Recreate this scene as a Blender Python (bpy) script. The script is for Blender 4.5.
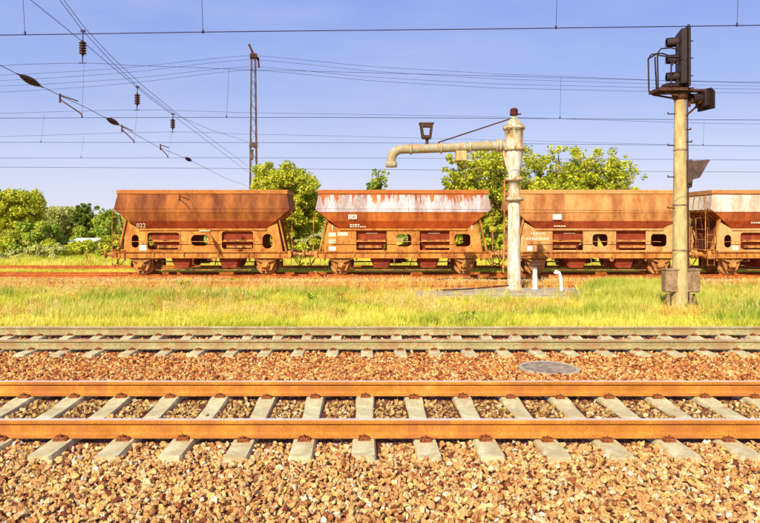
import bpy, bmesh, math, random
import numpy as np
from mathutils import Vector, Matrix, Euler, geometry, noise

random.seed(7); rng = np.random.default_rng(7)
for o in list(bpy.data.objects): bpy.data.objects.remove(o)
S = bpy.context.scene
COL = S.collection
R = math.radians
PI = math.pi
CAMZ = 2.1; F = 640.0; X0 = 365.0; Y0 = 225.0

# ------------------------------------------------------------------ camera, sky, sun, exposure
cd = bpy.data.cameras.new('camera'); cam = bpy.data.objects.new('camera', cd); COL.objects.link(cam)
cam.location = (0, 0, CAMZ); cam.rotation_euler = (R(90), 0, 0)
cd.sensor_width = 36; cd.lens = 36*F/760; cd.shift_x = (380-X0)/760; cd.shift_y = -(261.5-Y0)/760
cd.clip_start = .05; cd.clip_end = 4000
S.camera = cam
SUN_EL, SUN_AZ = R(37), R(203)           # azimuth clockwise from +Y (camera looks along +Y)
w = bpy.data.worlds.new('World'); S.world = w; w.use_nodes = True
nt = w.node_tree; nt.nodes.clear()
wo = nt.nodes.new('ShaderNodeOutputWorld'); bg = nt.nodes.new('ShaderNodeBackground')
sky = nt.nodes.new('ShaderNodeTexSky'); sky.sky_type = 'NISHITA'; sky.sun_disc = False
sky.sun_elevation = SUN_EL; sky.sun_rotation = SUN_AZ
sky.air_density = 1.0; sky.dust_density = 0.6; sky.ozone_density = 3.0
tint = nt.nodes.new('ShaderNodeMix'); tint.data_type = 'RGBA'; tint.blend_type = 'MULTIPLY'
tint.inputs['Factor'].default_value = 1.0; tint.inputs['B'].default_value = (1.32, .98, 1.0, 1)
nt.links.new(sky.outputs[0], tint.inputs['A'])
# violet-blue summer sky: the physical sky blended with an even gradient over elevation
stc = nt.nodes.new('ShaderNodeTexCoord'); ssp = nt.nodes.new('ShaderNodeSeparateXYZ'); nt.links.new(stc.outputs['Generated'], ssp.inputs[0])
srp = nt.nodes.new('ShaderNodeValToRGB'); nt.links.new(ssp.outputs[2], srp.inputs[0])
SKYG = [(0.0, (6.5, 6.8, 7.9)), (.07, (5.2, 5.8, 7.9)), (.18, (3.4, 4.4, 7.6)), (.34, (2.1, 3.2, 7.4)), (1.0, (1.1, 2.0, 5.2))]
e = srp.color_ramp.elements; e[0].position = SKYG[0][0]; e[0].color = (*[c/8 for c in SKYG[0][1]], 1); e[1].position = 1.0; e[1].color = (*[c/8 for c in SKYG[-1][1]], 1)
for p_, c_ in SKYG[1:-1]:
    q_ = e.new(p_); q_.color = (*[c/8 for c in c_], 1)
smx = nt.nodes.new('ShaderNodeMix'); smx.data_type = 'RGBA'; smx.inputs['Factor'].default_value = .8
sml = nt.nodes.new('ShaderNodeMix'); sml.data_type = 'RGBA'; sml.blend_type = 'MULTIPLY'; sml.inputs['Factor'].default_value = 1; sml.inputs['B'].default_value = (8, 8, 8, 1)
nt.links.new(srp.outputs[0], sml.inputs['A']); nt.links.new(tint.outputs['Result'], smx.inputs['A']); nt.links.new(sml.outputs['Result'], smx.inputs['B'])
# very faint high veil cloud
cmp_ = nt.nodes.new('ShaderNodeMapping'); cmp_.inputs['Scale'].default_value = (1.2, 1.2, 5.0); cmp_.inputs['Rotation'].default_value = (0, R(14), 0)
cns = nt.nodes.new('ShaderNodeTexNoise'); cns.inputs['Scale'].default_value = 1.7; cns.inputs['Detail'].default_value = 9; cns.inputs['Roughness'].default_value = .62
nt.links.new(stc.outputs['Generated'], cmp_.inputs[0]); nt.links.new(cmp_.outputs[0], cns.inputs['Vector'])
cmr = nt.nodes.new('ShaderNodeMapRange'); cmr.inputs[1].default_value = .42; cmr.inputs[2].default_value = .75; cmr.inputs[3].default_value = 0; cmr.inputs[4].default_value = .24
nt.links.new(cns.outputs[0], cmr.inputs[0])
cmx = nt.nodes.new('ShaderNodeMix'); cmx.data_type = 'RGBA'; cmx.inputs['B'].default_value = (6.6, 6.6, 7.9, 1)
nt.links.new(cmr.outputs[0], cmx.inputs['Factor']); nt.links.new(smx.outputs['Result'], cmx.inputs['A'])
nt.links.new(cmx.outputs['Result'], bg.inputs[0])
bg.inputs[1].default_value = 0.090
nt.links.new(bg.outputs[0], wo.inputs[0])
sl = bpy.data.lights.new('sun', 'SUN'); so = bpy.data.objects.new('sun', sl); COL.objects.link(so)
sl.energy = 4.6; sl.angle = R(.5); sl.color = (1, .93, .80)
sd = Vector((math.sin(SUN_AZ)*math.cos(SUN_EL), math.cos(SUN_AZ)*math.cos(SUN_EL), math.sin(SUN_EL)))
so.rotation_euler = sd.to_track_quat('Z', 'Y').to_euler(); so.location = (-8, -14, 20)
S.view_settings.view_transform = 'Standard'; S.view_settings.look = 'None'
S.view_settings.exposure = 0.44; S.view_settings.gamma = 1

# ------------------------------------------------------------------ helpers
def at(x, y, d): return Vector(((x-X0)*d/F, d, CAMZ-(y-Y0)*d/F))

def tag(o, label=None, cat=None, group=None, kind=None):
    if label: o['label'] = label
    if cat: o['category'] = cat
    if group: o['group'] = group
    if kind: o['kind'] = kind
    return o
def thing(name, label, cat, loc=(0, 0, 0), rz=0, group=None):
    o = bpy.data.objects.new(name, None); COL.objects.link(o)
    o.location = loc; o.rotation_euler = (0, 0, rz); o.empty_display_size = .2
    return tag(o, label, cat, group)
def link(name, me, parent=None, loc=None, rot=None, scale=None):
    o = bpy.data.objects.new(name, me); COL.objects.link(o)
    if parent: o.parent = parent
    if loc is not None: o.location = loc
    if rot is not None: o.rotation_euler = rot
    if scale is not None: o.scale = scale if hasattr(scale, '__len__') else (scale,)*3
    return o

class MB:
    """collects simple solids and links them as one mesh"""
    def __init__(s): s.v = []; s.f = []; s.m = []; s.sm = []
    def add(s, vs, fs, mi=0, smooth=False):
        b = len(s.v); s.v += [tuple(v) for v in vs]
        for f in fs: s.f.append(tuple(i+b for i in f)); s.m.append(mi); s.sm.append(smooth)
        return s
    def box(s, x0, x1, y0, y1, z0, z1, mi=0, bev=0.0):
        if bev <= 0:
            vs = [(x0,y0,z0),(x1,y0,z0),(x1,y1,z0),(x0,y1,z0),(x0,y0,z1),(x1,y0,z1),(x1,y1,z1),(x0,y1,z1)]
            return s.add(vs, [(3,2,1,0),(4,5,6,7),(0,1,5,4),(1,2,6,5),(2,3,7,6),(3,0,4,7)], mi)
        b = min(bev, (x1-x0)/2.1, (y1-y0)/2.1, (z1-z0)/2.1)
        bm = bmesh.new(); bmesh.ops.create_cube(bm, size=1)
        for v in bm.verts: v.co = Vector(((x0+x1)/2+v.co.x*(x1-x0), (y0+y1)/2+v.co.y*(y1-y0), (z0+z1)/2+v.co.z*(z1-z0)))
        bmesh.ops.bevel(bm, geom=bm.edges[:], offset=b, segments=1, affect='EDGES')
        bm.verts.index_update()
        s.add([v.co[:] for v in bm.verts], [[v.index for v in f.verts] for f in bm.faces], mi); bm.free(); return s
    def tube(s, pts, r, n=8, mi=0, cap=True, smooth=True):
        pts = [Vector(p) for p in pts]
        rs = r if hasattr(r, '__len__') else [r]*len(pts)
        vs = []; fs = []
        prev = None
        for i, p in enumerate(pts):
            t = (pts[min(i+1, len(pts)-1)]-pts[max(i-1, 0)]).normalized()
            if prev is None:
                up = Vector((0, 0, 1)) if abs(t.z) < .95 else Vector((1, 0, 0))
                a = t.cross(up).normalized()
            else:
                a = (prev - t*prev.dot(t)).normalized()
            prev = a; b = t.cross(a).normalized()
            for k in range(n):
                q = 2*PI*k/n
                vs.append(p + (a*math.cos(q)+b*math.sin(q))*rs[i])
        for i in range(len(pts)-1):
            for k in range(n):
                k2 = (k+1) % n
                fs.append((i*n+k, i*n+k2, (i+1)*n+k2, (i+1)*n+k))
        s.add(vs, fs, mi, smooth)
        if cap:
            s.add(vs[:n], [tuple(range(n))[::-1]], mi); s.add(vs[-n:], [tuple(range(n))], mi)
        return s
    def bar(s, a, b, wd, ht, mi=0):
        a = Vector(a); b = Vector(b); t = (b-a).normalized()
        up = Vector((0, 0, 1)) if abs(t.z) < .9 else Vector((0, 1, 0))
        u = t.cross(up).normalized(); v = u.cross(t).normalized()
        c = [a-u*wd/2-v*ht/2, a+u*wd/2-v*ht/2, a+u*wd/2+v*ht/2, a-u*wd/2+v*ht/2]
        c += [p+(b-a) for p in c]
        return s.add(c, [(0,1,2,3),(7,6,5,4),(1,0,4,5),(2,1,5,6),(3,2,6,7),(0,3,7,4)], mi)
    def lathe(s, prof, c=(0, 0, 0), axis='z', n=20, mi=0, smooth=True):
        vs = []; fs = []
        for (r, h) in prof:
            for k in range(n):
                q = 2*PI*k/n; a, b = r*math.cos(q), r*math.sin(q)
                v = {'z': (a, b, h), 'y': (a, h, b), 'x': (h, a, b)}[axis]
                vs.append((v[0]+c[0], v[1]+c[1], v[2]+c[2]))
        for i in range(len(prof)-1):
            for k in range(n):
                k2 = (k+1) % n; fs.append((i*n+k, i*n+k2, (i+1)*n+k2, (i+1)*n+k))
        s.add(vs, fs, mi, smooth)
        s.add(vs[:n], [tuple(range(n))[::-1]], mi); s.add(vs[-n:], [tuple(range(n))], mi)
        return s
    def plate(s, outer, holes, y0, y1, mi=0):
        """polygon with holes in the x-z plane given thickness along y"""
        loops = [[Vector((p[0], 0, p[1])) for p in l] for l in [outer]+holes]
        flat = [p for l in loops for p in l]
        tris = geometry.tessellate_polygon(loops)
        n = len(flat)
        vs = [(p.x, y0, p.z) for p in flat] + [(p.x, y1, p.z) for p in flat]
        fs = [tuple(t) for t in tris] + [tuple(i+n for i in t[::-1]) for t in tris]
        k = 0
        for l in loops:
            m = len(l)
            for i in range(m): fs.append((k+i, k+(i+1) % m, n+k+(i+1) % m, n+k+i))
            k += m
        return s.add(vs, fs, mi)
    def mesh(s, name, mats):
        me = bpy.data.meshes.new(name); me.from_pydata(s.v, [], s.f)
        for m in (mats if isinstance(mats, (list, tuple)) else [mats]): me.materials.append(m)
        me.polygons.foreach_set('material_index', s.m); me.polygons.foreach_set('use_smooth', s.sm)
        bm = bmesh.new(); bm.from_mesh(me); bmesh.ops.recalc_face_normals(bm, faces=bm.faces[:]); bm.to_mesh(me); bm.free()
        me.update(); return me
    def build(s, name, mats, parent=None, **k): return link(name, s.mesh(name, mats), parent, **k)

def mat(name): 
    m = bpy.data.materials.new(name); m.use_nodes = True
    n = m.node_tree; b = n.nodes['Principled BSDF']; return m, n, b
def N(n, t, **kw):
    x = n.nodes.new(t)
    for k, v in kw.items():
        if k in x.inputs: x.inputs[k].default_value = v
        else: setattr(x, k, v)
    return x
def ramp(n, stops, interp='LINEAR'):
    r = n.nodes.new('ShaderNodeValToRGB'); r.color_ramp.interpolation = interp
    e = r.color_ramp.elements
    while len(e) > 1: e.remove(e[0])
    e[0].position = stops[0][0]; e[0].color = (*stops[0][1], 1)
    for p, c in stops[1:]:
        q = e.new(p); q.color = (*c, 1)
    return r
def mapped(n, sc=(1, 1, 1), src='Object'):
    tc = n.nodes.new('ShaderNodeTexCoord'); mp = n.nodes.new('ShaderNodeMapping'); mp.inputs['Scale'].default_value = sc
    n.links.new(tc.outputs[src], mp.inputs[0]); return mp
def bump(n, b, src, strength=.3, dist=.01):
    bp = N(n, 'ShaderNodeBump'); bp.inputs['Strength'].default_value = strength; bp.inputs['Distance'].default_value = dist
    n.links.new(src, bp.inputs['Height']); n.links.new(bp.outputs[0], b.inputs['Normal'])
def mixc(n, fac, a, b, mode='MIX'):
    x = n.nodes.new('ShaderNodeMix'); x.data_type = 'RGBA'; x.blend_type = mode
    for sock, v in (('Factor', fac), ('A', a), ('B', b)):
        if hasattr(v, 'is_linked') or hasattr(v, 'links'): n.links.new(v, x.inputs[sock])
        else: x.inputs[sock].default_value = v if sock == 'Factor' else (*v, 1)
    return x.outputs['Result']

def noisy(name, c1, c2, scale=4, c3=None, fine=60, rough=.85, metal=0, sc=(1, 1, 1), bmp=.25, bd=.004, src='Object', pos=(.35, .65), spec=.3, patch=None, gcon=.28):
    """two or three colour weathered surface"""
    m, n, b = mat(name); mp = mapped(n, sc, src)
    n1 = N(n, 'ShaderNodeTexNoise', Scale=scale, Detail=8, Roughness=.65); n.links.new(mp.outputs[0], n1.inputs['Vector'])
    st = [(pos[0], c1), (pos[1], c2)]
    if c3: st.append((min(.98, pos[1]+.15), c3))
    r = ramp(n, st); n.links.new(n1.outputs[0], r.inputs[0])
    n2 = N(n, 'ShaderNodeTexNoise', Scale=fine, Detail=4); n.links.new(mp.outputs[0], n2.inputs['Vector'])
    g0 = 1-gcon; r2 = ramp(n, [(.32, (g0, g0-.02, g0-.04)), (.68, (1.12, 1.1, 1.08))]); n.links.new(n2.outputs[0], r2.inputs[0])
    c = mixc(n, 1.0, r.outputs[0], r2.outputs[0], 'MULTIPLY')
    if patch:
        mq = mapped(n, (1.6, 1.6, .55), src); oq = n.nodes.new('ShaderNodeObjectInfo'); vq = N(n, 'ShaderNodeVectorMath', operation='ADD')
        n.links.new(mq.outputs[0], vq.inputs[0]); n.links.new(oq.outputs['Random'], vq.inputs[1])
        n3 = N(n, 'ShaderNodeTexNoise', Scale=1.7, Detail=11, Roughness=.78); n.links.new(vq.outputs[0], n3.inputs['Vector'])
        r3 = ramp(n, [(.47, (0, 0, 0)), (.60, (1, 1, 1))]); n.links.new(n3.outputs[0], r3.inputs[0])
        c = mixc(n, r3.outputs[0], c, patch)
    n.links.new(c, b.inputs['Base Color']); b.inputs['Roughness'].default_value = rough
    b.inputs['Metallic'].default_value = metal; b.inputs['Specular IOR Level'].default_value = spec
    bump(n, b, n2.outputs[0], bmp, bd)
    return m

# ------------------------------------------------------------------ materials
M = {}
M['rail_side'] = noisy('rail_rust', (.46, .16, .018), (.76, .34, .045), 3, (.88, .52, .13), fine=110, sc=(.7, 1, 1), bmp=.6, patch=(.42, .14, .03), gcon=.48)
M['rail_top'] = noisy('rail_running_face', (.80, .52, .36), (.92, .72, .56), 3, fine=40, rough=.38, metal=.0, spec=.6, bmp=.05)
M['rail_side_pale'] = noisy('rail_dusty_side', (.34, .28, .11), (.52, .44, .20), 3, (.62, .52, .27), fine=60, sc=(.4, 1, 1), patch=(.34, .20, .08), gcon=.4)
M['rail_top_pale'] = noisy('rail_pale_running_face', (.55, .30, .22), (.85, .66, .5), 3, fine=40, rough=.4, spec=.6, bmp=.05)
M['old_rail'] = noisy('old_rail_rust', (.34, .07, .014), (.62, .20, .03), 2, (.8, .38, .08), fine=50)
M['concrete'] = noisy('sleeper_concrete', (.46, .39, .17), (.78, .71, .40), 5, (.88, .82, .54), fine=70, bd=.003, bmp=.5, pos=(.28, .6), patch=(.50, .38, .18))
M['old_sleeper'] = noisy('old_sleeper_wood', (.22, .07, .03), (.48, .22, .07), 6, fine=40, sc=(1, .3, 1))
M['clip'] = noisy('clip_iron', (.16, .04, .014), (.42, .13, .03), 20, fine=80)
M['wire'] = noisy('copper_wire', (.03, .03, .10), (.06, .05, .15), 3, rough=.6, bmp=0)
M['insul'] = noisy('insulator_glaze', (.03, .010, .008), (.08, .03, .02), 8, rough=.35, bmp=.05)
M['dark_iron'] = noisy('dark_iron', (.05, .018, .012), (.13, .045, .02), 6, (.28, .10, .03), rough=.7)
M['signal_black'] = noisy('signal_board_paint', (.016, .008, .008), (.04, .018, .012), 5, (.16, .06, .022), rough=.6)
M['mast_concrete'] = noisy('mast_concrete', (.46, .34, .12), (.74, .58, .25), 3, (.84, .72, .38), fine=50, sc=(2, 2, .5), bmp=.6, patch=(.40, .27, .11))
M['mast_rust'] = noisy('mast_rust', (.07, .04, .03), (.20, .12, .08), 2, (.46, .34, .22), fine=20)
M['lens_glass'] = noisy('lamp_lens', (.25, .10, .01), (.8, .35, .03), 9, rough=.15, bmp=0, spec=.6)
M['box_grey'] = noisy('cable_box_paint', (.22, .12, .06), (.46, .30, .16), 5, (.55, .42, .26), fine=40)

def crane_paint(name, white=.5, sc=(3, 3, 1.2), base=((.62, .56, .44), (.74, .72, .70))):
    m, n, b = mat(name); mp = mapped(n, sc)
    n1 = N(n, 'ShaderNodeTexNoise', Scale=2.2, Detail=9, Roughness=.7); n.links.new(mp.outputs[0], n1.inputs['Vector'])
    r = ramp(n, [(white-.16, (.35, .11, .02)), (white-.06, (.46, .29, .10)), (white+.02, base[0]), (white+.18, base[1])])
    n.links.new(n1.outputs[0], r.inputs[0]); n.links.new(r.outputs[0], b.inputs['Base Color'])
    b.inputs['Roughness'].default_value = .65
    bump(n, b, n1.outputs[0], .4, .01); return m
M['crane_pale'] = crane_paint('crane_white_paint', .44, sc=(3, 3, .7), base=((.58, .50, .34), (.74, .70, .62)))
M['crane_arm'] = crane_paint('crane_arm_paint', .50, base=((.34, .31, .19), (.56, .51, .36)))
M['crane_rusty'] = crane_paint('crane_worn_paint', .50, base=((.50, .42, .25), (.72, .65, .47)))
M['white_paint'] = noisy('white_post_paint', (.66, .62, .52), (.88, .86, .78), 5, fine=40)
M['slab'] = noisy('slab_concrete', (.34, .26, .16), (.60, .50, .33), 3, (.72, .66, .50), fine=30, bmp=.5, bd=.01)
M['manhole'] = noisy('manhole_iron', (.20, .14, .10), (.42, .34, .25), 8, fine=60, bmp=.6)
M['cream_panel'] = noisy('data_panel_white', (.78, .70, .50), (.88, .84, .70), 8)
M['letter'] = noisy('faded_lettering', (.75, .62, .38), (.85, .76, .55), 8, bmp=0)
M['chute_red'] = noisy('chute_red_paint', (.22, .03, .010), (.38, .07, .014), 2.5, (.54, .18, .04), fine=30, patch=(.20, .03, .012))
M['under_iron'] = noisy('running_gear_rust', (.38, .13, .03), (.74, .36, .08), 3, (.86, .54, .20), fine=30, bd=.01, patch=(.12, .04, .018))
M['wheel_iron'] = noisy('wheel_rust', (.34, .13, .035), (.68, .36, .10), 4, (.82, .56, .22), fine=30)
M['solebar'] = noisy('solebar_rust', (.42, .15, .022), (.74, .36, .065), 1.6, (.86, .52, .14), fine=25, sc=(1, 1, .6), patch=(.30, .085, .02))

def hopper_mat(name, lo, hi, under, band=None, cover=.5, band_z=(3.04, 3.86), seam=(.30, .08, .02)):
    """rust coloured side; optional remains of a pale coat on the upper panel, worn away in vertical streaks"""
    m, n, b = mat(name)
    tc = n.nodes.new('ShaderNodeTexCoord')
    mp = n.nodes.new('ShaderNodeMapping'); mp.inputs['Scale'].default_value = (1, 1, .35); n.links.new(tc.outputs['Object'], mp.inputs[0])
    n1 = N(n, 'ShaderNodeTexNoise', Scale=1.3, Detail=10, Roughness=.7); n.links.new(mp.outputs[0], n1.inputs['Vector'])
    r = ramp(n, [(.32, lo), (.66, hi)]); n.links.new(n1.outputs[0], r.inputs[0])
    g = N(n, 'ShaderNodeTexNoise', Scale=45, Detail=4); n.links.new(tc.outputs['Object'], g.inputs['Vector'])
    gr = ramp(n, [(.3, (.74, .72, .7)), (.7, (1.14, 1.12, 1.1))]); n.links.new(g.outputs[0], gr.inputs[0])
    c = mixc(n, 1.0, r.outputs[0], gr.outputs[0], 'MULTIPLY')
    sep = n.nodes.new('ShaderNodeSeparateXYZ'); n.links.new(tc.outputs['Object'], sep.inputs[0])
    # lower panel faces down: its shade is painted in as a darker red
    mr = N(n, 'ShaderNodeMapRange'); n.links.new(sep.outputs[2], mr.inputs[0])
    mr.inputs[1].default_value = 2.63; mr.inputs[2].default_value = 2.59; mr.inputs[3].default_value = 0; mr.inputs[4].default_value = .85
    pr = mixc(n, 1.0, gr.outputs[0], under, 'MULTIPLY')
    c = mixc(n, mr.outputs[0], c, pr)
    if band:
        mp2 = n.nodes.new('ShaderNodeMapping'); mp2.inputs['Scale'].default_value = (2.6, 1, .30); n.links.new(tc.outputs['Object'], mp2.inputs[0])
        n3 = N(n, 'ShaderNodeTexNoise', Scale=1.5, Detail=9, Roughness=.72); n.links.new(mp2.outputs[0], n3.inputs['Vector'])
        # more of the coat is left low on the panel
        zr = N(n, 'ShaderNodeMapRange'); n.links.new(sep.outputs[2], zr.inputs[0])
        zr.inputs[1].default_value = band_z[0]; zr.inputs[2].default_value = band_z[1]; zr.inputs[3].default_value = .24; zr.inputs[4].default_value = .07
        ad = N(n, 'ShaderNodeMath', operation='ADD'); n.links.new(n3.outputs[0], ad.inputs[0]); n.links.new(zr.outputs[0], ad.inputs[1])
        th = N(n, 'ShaderNodeMapRange'); n.links.new(ad.outputs[0], th.inputs[0])
        th.inputs[1].default_value = cover; th.inputs[2].default_value = cover+.035
        lowz = N(n, 'ShaderNodeMath', operation='GREATER_THAN'); n.links.new(sep.outputs[2], lowz.inputs[0]); lowz.inputs[1].default_value = band_z[0]
        hiz = N(n, 'ShaderNodeMath', operation='LESS_THAN'); n.links.new(sep.outputs[2], hiz.inputs[0]); hiz.inputs[1].default_value = band_z[1]
        m1 = N(n, 'ShaderNodeMath', operation='MULTIPLY'); n.links.new(lowz.outputs[0], m1.inputs[0]); n.links.new(hiz.outputs[0], m1.inputs[1])
        m2 = N(n, 'ShaderNodeMath', operation='MULTIPLY'); n.links.new(m1.outputs[0], m2.inputs[0]); n.links.new(th.outputs[0], m2.inputs[1])
        bc = mixc(n, 1.0, gr.outputs[0], band, 'MULTIPLY')
        c = mixc(n, m2.outputs[0], c, bc)
    mpd = n.nodes.new('ShaderNodeMapping'); mpd.inputs['Scale'].default_value = (1.1, 1, .4); n.links.new(tc.outputs['Object'], mpd.inputs[0])
    nd_ = N(n, 'ShaderNodeTexNoise', Scale=1.2, Detail=12, Roughness=.8); n.links.new(mpd.outputs[0], nd_.inputs['Vector'])
    rd = ramp(n, [(.42, (.62, .50, .44)), (.56, (1, 1, 1)), (.70, (1.22, 1.18, 1.1))]); n.links.new(nd_.outputs[0], rd.inputs[0])
    c = mixc(n, 1.0, c, rd.outputs[0], 'MULTIPLY')
    n.links.new(c, b.inputs['Base Color']); b.inputs['Roughness'].default_value = .72; b.inputs['Specular IOR Level'].default_value = .25
    big = N(n, 'ShaderNodeTexNoise', Scale=2.0, Detail=3); n.links.new(tc.outputs['Object'], big.inputs['Vector'])
    ad2 = N(n, 'ShaderNodeMath', operation='ADD'); n.links.new(big.outputs[0], ad2.inputs[0]); 
    ml = N(n, 'ShaderNodeMath', operation='MULTIPLY'); n.links.new(g.outputs[0], ml.inputs[0]); ml.inputs[1].default_value = .12
    n.links.new(ml.outputs[0], ad2.inputs[1]); bump(n, b, ad2.outputs[0], .45, .03)
    return m
HM = [
 hopper_mat('hopper_rust_brown', (.24, .065, .012), (.44, .145, .024), (.34, .050, .010)),
 hopper_mat('hopper_peeling_white', (.42, .10, .018), (.60, .18, .03), (.50, .085, .012), band=(.62, .57, .55), cover=.565),
 hopper_mat('hopper_dusty_tan', (.50, .21, .055), (.70, .33, .10), (.38, .045, .012)),
 hopper_mat('hopper_pale_grey', (.40, .09, .02), (.52, .14, .03), (.46, .08, .016), band=(.82, .74, .56), cover=.30),
]
PM = [
 noisy('side_plate_orange', (.50, .19, .03), (.74, .36, .07), 1.5, (.84, .52, .16), fine=30, patch=(.34, .10, .02)),
 noisy('side_plate_ochre', (.50, .19, .03), (.76, .36, .07), 1.2, (.84, .54, .17), fine=30, patch=(.32, .09, .018)),
 noisy('side_plate_tan', (.56, .28, .08), (.76, .46, .17), 1.2, (.86, .62, .30), fine=30, patch=(.40, .16, .04)),
 noisy('side_plate_cream', (.60, .30, .09), (.84, .56, .24), 1.0, (.88, .68, .38), fine=30, patch=(.56, .28, .08)),
]

def stone_mat(name, stops, dirt=(.16, .05, .02)):
    m, n, b = mat(name)
    oi = n.nodes.new('ShaderNodeObjectInfo'); r = ramp(n, stops); n.links.new(oi.outputs['Random'], r.inputs[0])
    tc = n.nodes.new('ShaderNodeTexCoord')
    n1 = N(n, 'ShaderNodeTexNoise', Scale=2.5, Detail=6, Roughness=.7); n.links.new(tc.outputs['Object'], n1.inputs['Vector'])
    r1 = ramp(n, [(.36, (.46, .32, .26)), (.5, (1, 1, 1)), (.72, (1.15, 1.12, 1.02))]); n.links.new(n1.outputs[0], r1.inputs[0])
    c = mixc(n, 1.0, r.outputs[0], r1.outputs[0], 'MULTIPLY'); n.links.new(c, b.inputs['Base Color'])
    b.inputs['Roughness'].default_value = .8; b.inputs['Specular IOR Level'].default_value = .25
    n2 = N(n, 'ShaderNodeTexNoise', Scale=9, Detail=5); n.links.new(tc.outputs['Object'], n2.inputs['Vector'])
    bump(n, b, n2.outputs[0], .5, .06)
    return m
M['stone_bright'] = stone_mat('ballast_stone_bright', [(0, (.20, .05, .025)), (.06, (.42, .14, .04)), (.20, (.70, .34, .10)), (.42, (.82, .50, .17)), (.56, (.68, .34, .12)), (.70, (.86, .62, .26)), (.85, (.84, .50, .11)), (.95, (.90, .76, .42)), (1, (.88, .82, .62))])
M['stone_dusty'] = stone_mat('ballast_stone_dusty', [(0, (.26, .10, .04)), (.3, (.48, .26, .07)), (.6, (.64, .40, .12)), (.85, (.76, .54, .20)), (1, (.84, .70, .38))])
M['stone_red'] = stone_mat('ballast_stone_red', [(0, (.24, .045, .02)), (.25, (.48, .13, .03)), (.5, (.68, .28, .06)), (.75, (.80, .44, .11)), (1, (.88, .66, .28))])
M['stone_old'] = stone_mat('ballast_stone_old', [(0, (.40, .20, .08)), (.4, (.62, .40, .18)), (.75, (.75, .60, .34)), (1, (.82, .74, .52))])

def leaf_mat(name, dark, light, warm, trans=.35):
    m, n, b = mat(name)
    a = n.nodes.new('ShaderNodeAttribute'); a.attribute_name = 'leaf_hue'
    r = ramp(n, [(0, dark), (.5, light), (1, warm)]); n.links.new(a.outputs['Fac'], r.inputs[0])
    n.links.new(r.outputs[0], b.inputs['Base Color']); b.inputs['Roughness'].default_value = .6; b.inputs['Specular IOR Level'].default_value = .2
    tr = n.nodes.new('ShaderNodeBsdfTranslucent'); n.links.new(r.outputs[0], tr.inputs[0])
    mx = n.nodes.new('ShaderNodeMixShader'); mx.inputs[0].default_value = trans
    n.links.new(b.outputs[0], mx.inputs[1]); n.links.new(tr.outputs[0], mx.inputs[2])
    n.links.new(mx.outputs[0], n.nodes['Material Output'].inputs[0]); return m
M['leaf_a'] = leaf_mat('leaf_yellow_green', (.20, .26, .012), (.62, .62, .035), (.90, .82, .10))
M['leaf_b'] = leaf_mat('leaf_mid_green', (.10, .19, .015), (.42, .52, .04), (.80, .76, .10))
M['leaf_c'] = leaf_mat('leaf_dark', (.05, .09, .010), (.20, .26, .025), (.50, .50, .06))
M['leaf_d'] = leaf_mat('leaf_pale', (.30, .34, .06), (.62, .62, .16), (.85, .80, .32))
M['bark'] = noisy('bark', (.16, .09, .04), (.42, .28, .12), 6, sc=(1, 1, .2))

def grass_mat(name, a, b_, c, sc=.22):
    m, n, b = mat(name)
    oi = n.nodes.new('ShaderNodeObjectInfo')
    n1 = N(n, 'ShaderNodeTexNoise', Scale=sc, Detail=4); n.links.new(oi.outputs['Location'], n1.inputs['Vector'])
    ad = N(n, 'ShaderNodeMath', operation='MULTIPLY_ADD'); n.links.new(oi.outputs['Random'], ad.inputs[0]); ad.inputs[1].default_value = .34; n.links.new(n1.outputs[0], ad.inputs[2])
    r = ramp(n, [(.48, a), (.64, b_), (.80, c)]); n.links.new(ad.outputs[0], r.inputs[0])
    n.links.new(r.outputs[0], b.inputs['Base Color']); b.inputs['Roughness'].default_value = .65; b.inputs['Specular IOR Level'].default_value = .15
    tr = n.nodes.new('ShaderNodeBsdfTranslucent'); n.links.new(r.outputs[0], tr.inputs[0])
    mx = n.nodes.new('ShaderNodeMixShader'); mx.inputs[0].default_value = .4
    n.links.new(b.outputs[0], mx.inputs[1]); n.links.new(tr.outputs[0], mx.inputs[2])
    n.links.new(mx.outputs[0], n.nodes['Material Output'].inputs[0]); return m
M['grass'] = grass_mat('grass_lime', (.50, .54, .04), (.84, .76, .07), (.95, .84, .18))
M['grass_green'] = grass_mat('grass_green', (.30, .40, .04), (.60, .62, .06), (.84, .76, .16))
M['straw'] = grass_mat('dry_stalks', (.70, .34, .06), (.84, .60, .12), (.90, .74, .30), sc=.5)

# ------------------------------------------------------------------ ground
PROF = [(-30, -.06), (5.4, -.06), (8.9, -.06), (10.9, -.29), (14.4, -.30), (15.6, -.45), (20, -.46), (24.6, -.47), (25.2, -.49), (29.0, -.49), (34.5, -.49), (39.5, -.50), (48, -.42), (70, -.2), (200, 0), (1500, 0)]
def gz(x, d):
    z = float(np.interp(d, [p[0] for p in PROF], [p[1] for p in PROF]))
    if 15 < d < 60:
        z += .05*noise.noise(Vector((x*.25, d*.4, 3)))
    if d < 9.5 or 9.5 <= d < 14.5:
        z += .012*noise.noise(Vector((x*1.1, d*1.3, 9)))
    return z
def band_sheet(name, m, d0, d1, x0, x1, nd, nx, kind='structure', dz=0.0):
    ds = np.linspace(d0, d1, nd); xs = np.linspace(x0, x1, nx)
    vs = [(float(x), float(d), gz(x, d)+dz) for d in ds for x in xs]
    fs = [(i*nx+j, i*nx+j+1, (i+1)*nx+j+1, (i+1)*nx+j) for i in range(nd-1) for j in range(nx-1)]
    mb = MB(); mb.add(vs, fs, 0, True); o = mb.build(name, m); o['kind'] = kind; return o
M['soil'] = noisy('soil_weedy', (.36, .30, .05), (.60, .52, .08), .6, (.72, .60, .16), fine=12, bmp=.6, bd=.03)
M['bed'] = noisy('ballast_gap_shade', (.09, .018, .010), (.20, .05, .018), 14, (.32, .11, .03), fine=60, bmp=.8, bd=.02)  # dark red-brown base puts the shade between stones into the bed colour
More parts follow.
